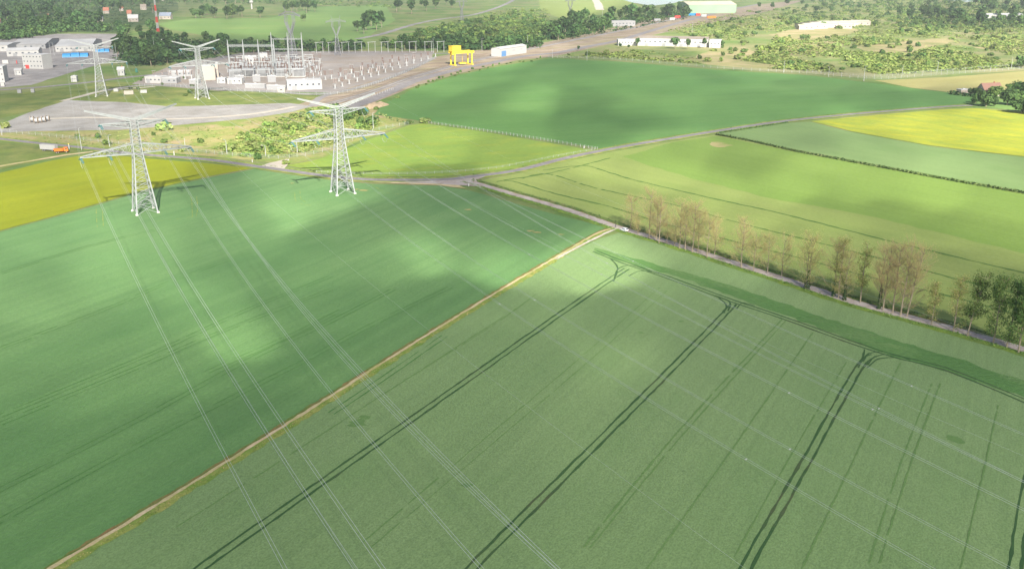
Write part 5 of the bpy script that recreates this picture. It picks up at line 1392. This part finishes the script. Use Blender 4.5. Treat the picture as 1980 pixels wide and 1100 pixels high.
fence('wire fence of white posts between buttercup meadow and big green field', [(816, 237), (900, 249), (1000, 264), (1080, 277), (1155, 290)], 3.2, 1.8, .13, 3, False, 'white')
fence('faint wire fence of pale posts along the road side of the meadow', [(612, 334), (720, 338), (840, 336), (960, 326), (1080, 303), (1150, 291)], 4.6, 1.4, .07, 3, False, 'post')
fence('grey netting fence of the substation along the perimeter road', [(270, 168), (330, 168), (420, 175), (530, 181), (640, 184), (700, 172), (770, 147), (840, 115)], 7, 2.8, .10, 2, True)
fence('grey netting fence along the country road below the gravel yard', [(-60, 250), (20, 258), (110, 266), (230, 280), (330, 290), (430, 300), (500, 306), (560, 306), (640, 290), (720, 256), (790, 241)], 6, 2.4, .09, 2, True)
fence('greyish green double fence behind the big green field', [(1060, 112), (1200, 117), (1400, 134), (1560, 143), (1690, 154), (1800, 147), (1980, 134), (2100, 126)], 9, 3.0, .12, 2, True)
fence('inner netting fence behind the straw field', [(1560, 140), (1690, 149), (1800, 141), (1980, 128), (2100, 120)], 9, 3.0, .12, 2, True)
fence('white post fence beside the haul road above the right pylon', [(650, 213), (690, 200), (725, 186), (760, 174)], 5, 2.2, .16, 2, False, 'white')
for x, y, h, mt, lab in ((134, 288, 3.0, 'yellow', 'yellow topped gas marker post by the orange lorry'), (337, 301, 2.4, 'white', 'stout white marker post beside the road right of the left pylon'), (1670, 157, 3.5, 'white', 'white marker cabinet at the corner of the fences'), (1915, 136, 2.8, 'white', 'white marker box on the fence behind the straw field'), (558, 313, 1.2, 'white', 'white bollard by the gateway of the thicket'), (488, 314, 1.2, 'white', 'white bollard left of the gateway of the thicket'), (1129, 287, 1.2, 'white', 'pale block at the road end of the white fence'), (906, 360, 1.2, 'white', 'pale boundary stone at the junction of lane and road')):
    root = empty('marker_post', P(x, y), .3, lab, 'marker post')
    m = MB(); m.box((0, 0, h / 2), (.55, .55, h), 0, 0, .85); m.build('post', M['white'], root)
    m = MB(); m.box((0, 0, h + .12), (.75, .75, .28)); m.build('cap', M[mt], root)
# white horses-like blocks at the upper right are pale parked cars
# ------------------------------------------------------------------ white car and the person beside it
def car(loc, rz, label, paintmat):
    root = empty('parked_car', loc, rz, label, 'car')
    b = MB()
    hw = .86
    prof = [(-2.05, .35), (2.0, .33), (2.12, .55), (2.05, .80), (1.15, .98), (-1.85, 1.02), (-2.08, .95), (-2.12, .6)]
    b.prism(prof, -hw, hw)
    cabp = [(1.15, .97), (.45, 1.48), (-1.35, 1.50), (-1.95, 1.02)]
    n = len(cabp)
    vs = [(x, -hw + (.0 if z < 1.1 else .16), z) for x, z in cabp] + [(x, hw - (.0 if z < 1.1 else .16), z) for x, z in cabp]
    b.add(vs, [tuple(range(n)), tuple(range(2 * n - 1, n - 1, -1))] + [(i, i + n, (i + 1) % n + n, (i + 1) % n) for i in range(n)])
    bo = b.build('body', M[paintmat], root)
    mod = bo.modifiers.new('edges', 'BEVEL'); mod.width = .05; mod.segments = 2
    g1 = MB()
    g1.add([(1.08, -.72, 1.04), (1.08, .72, 1.04), (.52, .64, 1.46), (.52, -.64, 1.46)], [(0, 1, 2, 3)])
    g1.v = [(x + .03, y, z + .02) for x, y, z in g1.v]; g1.build('windscreen', M['window'], root)
    g2 = MB(); g2.add([(-1.93, .70, 1.07), (-1.93, -.70, 1.07), (-1.42, -.62, 1.46), (-1.42, .62, 1.46)], [(0, 1, 2, 3)])
    g2.v = [(x - .04, y, z + .02) for x, y, z in g2.v]; g2.build('rear_window', M['window'], root)
    for s in (-1, 1):
        w = MB()
        q = [(.9, 1.06), (.42, 1.42), (-1.2, 1.43), (-1.6, 1.08)]
        w.add([(x, s * (hw + .015 - (z - 1.02) * .36), z) for x, z in q], [(0, 1, 2, 3) if s < 0 else (3, 2, 1, 0)])
        w.build('side_window', M['window'], root)
        l = MB(); l.box((2.08, s * .62, .68), (.12, .36, .16)); l.build('headlight', M['greywall'], root)
        l = MB(); l.box((-2.1, s * .70, .82), (.10, .22, .28)); l.build('tail_light', M['lamp_red'], root)
        mi = MB(); mi.box((.75, s * .98, 1.05), (.16, .2, .14)); mi.build('mirror', M[paintmat], root)
        for x in (-1.3, 1.3): wheel(root, (x, s * .80, .32), .32, .22)
    bp = MB(); bp.box((-2.12, 0, .5), (.12, 1.66, .22)); bp.build('bumper', M['plastic'], root)
    return root
q0, q1 = P(1190, 439), P(1216, 448)
cd_ = (q0 - q1)
car(P(1207, 447), math.atan2(cd_.y, cd_.x), 'white hatchback parked at the end of the lane under the first poplar', 'car_white')
def person(loc, rz, label):
    root = empty('person', loc, rz, label, 'person')
    J = [(0, 0, .95, .15), (0, 0, 1.15, .14), (0, 0, 1.38, .17), (0, 0, 1.50, .06), (0, .01, 1.60, .085), (0, .015, 1.70, .09),
         (.20, 0, 1.40, .065), (.27, -.02, 1.14, .05), (.25, .08, .90, .035), (.24, .12, .82, .04),
         (-.20, 0, 1.40, .065), (-.27, -.02, 1.14, .05), (-.25, .08, .90, .035), (-.24, .12, .82, .04),
         (.10, 0, .88, .10), (.11, .03, .50, .075), (.12, -.01, .09, .05), (.13, .14, .04, .045),
         (-.10, 0, .88, .10), (-.11, .00, .50, .075), (-.12, -.04, .09, .05), (-.13, .11, .04, .045)]
    E = [(0, 1), (1, 2), (2, 3), (3, 4), (4, 5), (2, 6), (6, 7), (7, 8), (8, 9), (2, 10), (10, 11), (11, 12), (12, 13), (0, 14), (14, 15), (15, 16), (16, 17), (0, 18), (18, 19), (19, 20), (20, 21)]
    base = len(J)
    for s, h in ((1, 9), (-1, 13)):                         # four fingers and a thumb on each hand
        hx, hy, hz_, _ = J[h]
        for k, ln in enumerate((.07, .08, .075, .06)):
            J.append((hx, hy - .03 + .02 * k, hz_ - ln * .55, .010)); E.append((h, len(J) - 1))
            J.append((hx - s * .012, hy - .025 + .02 * k, hz_ - ln, .008)); E.append((len(J) - 2, len(J) - 1))
        J.append((hx - s * .03, hy + .05, hz_ - .03, .010)); E.append((h, len(J) - 1))
    me = bpy.data.meshes.new('body')
    me.from_pydata([j[:3] for j in J], E, [])
    me.materials.append(M['cloth'])
    o = bpy.data.objects.new('body', me)
    C.objects.link(o)
    o.parent = root
    md = o.modifiers.new('skin', 'SKIN')
    for v, j in zip(me.skin_vertices[0].data, J): v.radius = (j[3], j[3])
    me.skin_vertices[0].data[0].use_root = True
    o.modifiers.new('smooth', 'SUBSURF').levels = 1
    hd = MB()
    for i in range(9):
        for k in range(12):
            a, b = pi * i / 8, 2 * pi * k / 12
            hd.v.append((.098 * sin(a) * cos(b), .015 + .115 * sin(a) * sin(b), 1.68 + .125 * cos(a)))
    for i in range(8):
        for k in range(12):
            hd.f.append((i * 12 + k, (i + 1) * 12 + k, (i + 1) * 12 + (k + 1) % 12, i * 12 + (k + 1) % 12)); hd.m.append(0)
    hd.box((0, .135, 1.66), (.03, .04, .05)); hd.box((0, .12, 1.615), (.05, .02, .012), 0, 1)
    for s in (-1, 1):
        hd.box((s * .04, .122, 1.69), (.025, .012, .012), 0, 1); hd.box((s * .102, .01, 1.67), (.02, .04, .06))
    hd.build('head', [M['skin'], M['hair']], root, True)
    hr = MB()
    for i in range(5):
        for k in range(12):
            a, b = pi * i / 9, 2 * pi * k / 12
            hr.v.append((.108 * sin(a) * cos(b), -.002 + .122 * sin(a) * sin(b), 1.69 + .132 * cos(a)))
    for i in range(4):
        for k in range(12):
            hr.f.append((i * 12 + k, (i + 1) * 12 + k, (i + 1) * 12 + (k + 1) % 12, i * 12 + (k + 1) % 12)); hr.m.append(0)
    hr.build('hair', M['hair'], root, True)
person(P(1190.5, 440), 1.0, 'person in dark clothes standing on the lane left of the white car')

# ------------------------------------------------------------------ low vegetation that nobody could count
CLEAR = [[(1485, 68), (1545, 55), (1640, 52), (1665, 60), (1620, 72), (1540, 78)], [(1650, 92), (1760, 80), (1840, 73), (1845, 80), (1790, 95), (1760, 105), (1690, 102)], [(1330, 118), (1375, 98), (1440, 92), (1470, 103), (1430, 118), (1510, 128), (1480, 136), (1370, 126)]]
def tufts(name, label, polys, n, lo, hi, mats, per=5, seed=5, patchy=False):
    rr = random.Random(seed)
    mb = MB()
    for poly, k in zip(polys, n):
        for x, y in scatter(poly, k):
            c = P(x, y)
            if patchy and (any(inside(x, y, q) for q in CLEAR) or noise.fractal(Vector((c.x * .012, c.y * .006, 7)), .8, 2, 4) < rr.uniform(-.45, .0)): continue
            s = rr.uniform(lo, hi)
            mi = rr.choice(range(len(mats)))
            for _ in range(per):
                mb.leaf(c + Vector((rr.gauss(0, s * .5), rr.gauss(0, s * .5), abs(rr.gauss(0, s * .22)) + .1)), Vector((rr.uniform(-.6, .6), rr.uniform(-.6, .6), 1)), s * rr.uniform(.4, .9), mi, rr)
    return tag(mb.build(name, mats), label, 'undergrowth', kind='stuff')
tufts('scrub_undergrowth', 'low scrub growth covering the ochre land behind the big green field', [[(1075, 112), (1230, 98), (1330, 112), (1480, 104), (1500, 66), (1640, 72), (1980, 60), (1990, 130), (1700, 146), (1560, 138), (1400, 128), (1200, 114)], [(1290, 60), (1420, 26), (1700, 0), (1990, 0), (1990, 62), (1640, 70), (1500, 62), (1400, 84)], [(780, 74), (860, 46), (1000, 14), (1060, 20), (1060, 74), (900, 82)]], [9000, 8000, 2600], 1.6, 5.5, [M['bushleaf'], M['bushleaf2'], M['bushleaf'], M['leaf_light']], patchy=True)
tufts('thicket_undergrowth', 'low bright undergrowth of the thicket behind the right pylon', [[(430, 296), (510, 246), (600, 208), (720, 226), (740, 242), (690, 266), (560, 304), (480, 306)], [(60, 270), (230, 256), (420, 244), (560, 222), (440, 300), (300, 290)]], [3600, 300], .6, 2.0, [M['bushleaf'], M['bushleaf2'], M['leaf_light']], seed=6)
tufts('wood_undergrowth', 'dark undergrowth between the trees of the village wood and belts', [[(-20, 10), (100, -6), (335, -8), (335, 18), (220, 62), (110, 62), (-20, 84)], [(212, 112), (240, 88), (445, 84), (452, 108), (300, 130), (225, 124)], [(735, 94), (1048, 82), (1045, 94), (860, 98)], [(1040, 80), (1180, 42), (1335, 20), (1335, 36), (1110, 76)]], [1500, 500, 260, 420], 2.0, 6.0, [M['leaf'], M['leaf_dark']], seed=7)
def wood_mass(name, label, polys, n, h, mats, seed):
    rr = random.Random(seed)
    mb = MB()
    for poly, k in zip(polys, n):
        for x, y in scatter(poly, k):
            if any(a[0] - 2 < x < b[0] + 2 and -2 < y - a[1] < 4 for a, b, _, _ in VH): continue
            c = P(x, y)
            r = rr.uniform(3.0, 6.5)
            hh = h * rr.uniform(.55, 1.1)
            mi = rr.randrange(len(mats))
            for _ in range(16):
                d = Vector((rr.gauss(0, 1), rr.gauss(0, 1), rr.gauss(0, .8) + .3)).normalized()
                mb.leaf(c + Vector((d.x * r, d.y * r, hh * .55 + d.z * hh * .45)), d + Vector((0, 0, .4)), r * rr.uniform(.5, .95), mi, rr)
    return tag(mb.build(name, mats), label, 'wood', kind='stuff')
wood_mass('distant_wood', 'closed canopy of the far wood around the village and along the skyline', [[(-40, 8), (100, -8), (335, -10), (335, 8), (225, 12), (190, 18), (120, 20), (60, 34), (-40, 44)], [(-40, 48), (60, 46), (180, 45), (215, 56), (205, 63), (120, 64), (60, 74), (-40, 84)], [(330, -12), (800, -14), (780, 2), (600, 8), (340, 11)]], [800, 700, 420], 13, [M['leaf'], M['leaf_dark'], M['leaf'], M['leaf_light']], 31)
wood_mass('distant_wood', 'closed canopy of the tree belts behind the substation and the crane', [[(235, 108), (245, 90), (330, 86), (445, 88), (452, 104), (380, 110), (300, 126), (255, 128)], [(452, 92), (700, 92), (700, 100), (455, 103)], [(735, 92), (860, 82), (1048, 84), (1045, 92), (960, 98), (860, 98)], [(1040, 78), (1100, 54), (1180, 42), (1330, 22), (1335, 32), (1190, 52), (1110, 74)]], [260, 120, 240, 260], 11, [M['leaf'], M['leaf_dark'], M['leaf_light']], 32)
wood_mass('distant_scrub', 'dense scrub covering the hillside between the valley road and the railway', [[(790, 72), (860, 48), (960, 32), (1040, 18), (1060, 40), (1050, 76), (900, 82)], [(560, 6), (700, 4), (780, 8), (770, 16), (640, 14)]], [420, 60], 4.5, [M['leaf_light'], M['leaf'], M['bushleaf']], 34)
wood_mass('distant_scrub', 'dense scrub at the far side of the scrubland below the skyline', [[(1440, 24), (1700, 4), (1990, 10), (1990, 56), (1760, 56), (1560, 34)]], [420], 5, [M['leaf_light'], M['bushleaf'], M['leaf']], 35)
wood_mass('distant_wood', 'closed canopy of the wooded rise at the upper right', [[(1560, -6), (1990, -4), (1990, 26), (1700, 22), (1560, 10)], [(1700, 30), (1800, 22), (1900, 30), (1990, 44), (1990, 56), (1900, 52), (1780, 48)]], [420, 160], 9, [M['leaf'], M['leaf_light'], M['bushleaf']], 33)
def edge_tufts(name, label, px, off, spread, n, s0, s1, mats, seed):
    rr = random.Random(seed)
    pts = spline([P(*p) for p in px], 4)
    mb = MB()
    for _ in range(n):
        i = rr.randrange(len(pts) - 1)
        t = (pts[i + 1] - pts[i]).normalized()
        c = pts[i].lerp(pts[i + 1], rr.random()) + Vector((-t.y, t.x, 0)) * (off + rr.gauss(0, spread))
        s = rr.uniform(s0, s1)
        mi = rr.randrange(len(mats))
        for _ in range(4):
            mb.leaf(c + Vector((rr.gauss(0, s * .4), rr.gauss(0, s * .4), rr.uniform(.1, s * .5))), Vector((rr.uniform(-1, 1), rr.uniform(-1, 1), .8)), s * rr.uniform(.4, .8), mi, rr)
    tag(mb.build(name, mats), label, 'weeds', kind='stuff')
edge_tufts('lane_weeds', 'rank grass and weeds in the ditch on the far side of the lane', LANE, 4.0, 1.0, 1500, .4, .9, [M['leaf_light'], M['bushleaf'], M['leaf']], 8)
edge_tufts('lane_grass', 'tall bright grass between the lane and the wheat', LANE, -3.4, .7, 1500, .35, .8, [M['bushleaf'], M['leaf_light']], 9)
edge_tufts('track_grass', 'yellowish weeds along both sides of the dirt track', TRACK, -1.6, .45, 1500, .2, .5, [M['bushleaf2'], M['bushleaf'], M['youngleaf']], 10)
edge_tufts('road_grass', 'grass tufts along the country road', SOUTH_ROAD, 4.3, .7, 900, .4, 1.0, [M['bushleaf2'], M['bushleaf']], 12)


# ------------------------------------------------------------------ haze
hz = MB()
hz.box((0, 5700, 57.5), (19000, 13400, 117))
mh = bpy.data.materials.new('haze')
mh.use_nodes = True
mh.node_tree.nodes.clear()
ho = mh.node_tree.nodes.new('ShaderNodeOutputMaterial')
hv = mh.node_tree.nodes.new('ShaderNodeVolumePrincipled')
hv.inputs['Color'].default_value = (.86, .93, 1.0, 1)
hv.inputs['Density'].default_value = .000065
hv.inputs['Anisotropy'].default_value = .0
mh.node_tree.links.new(hv.outputs[0], ho.inputs['Volume'])
tag(hz.build('haze', mh), 'thin pale haze over the whole countryside', 'haze', kind='stuff')
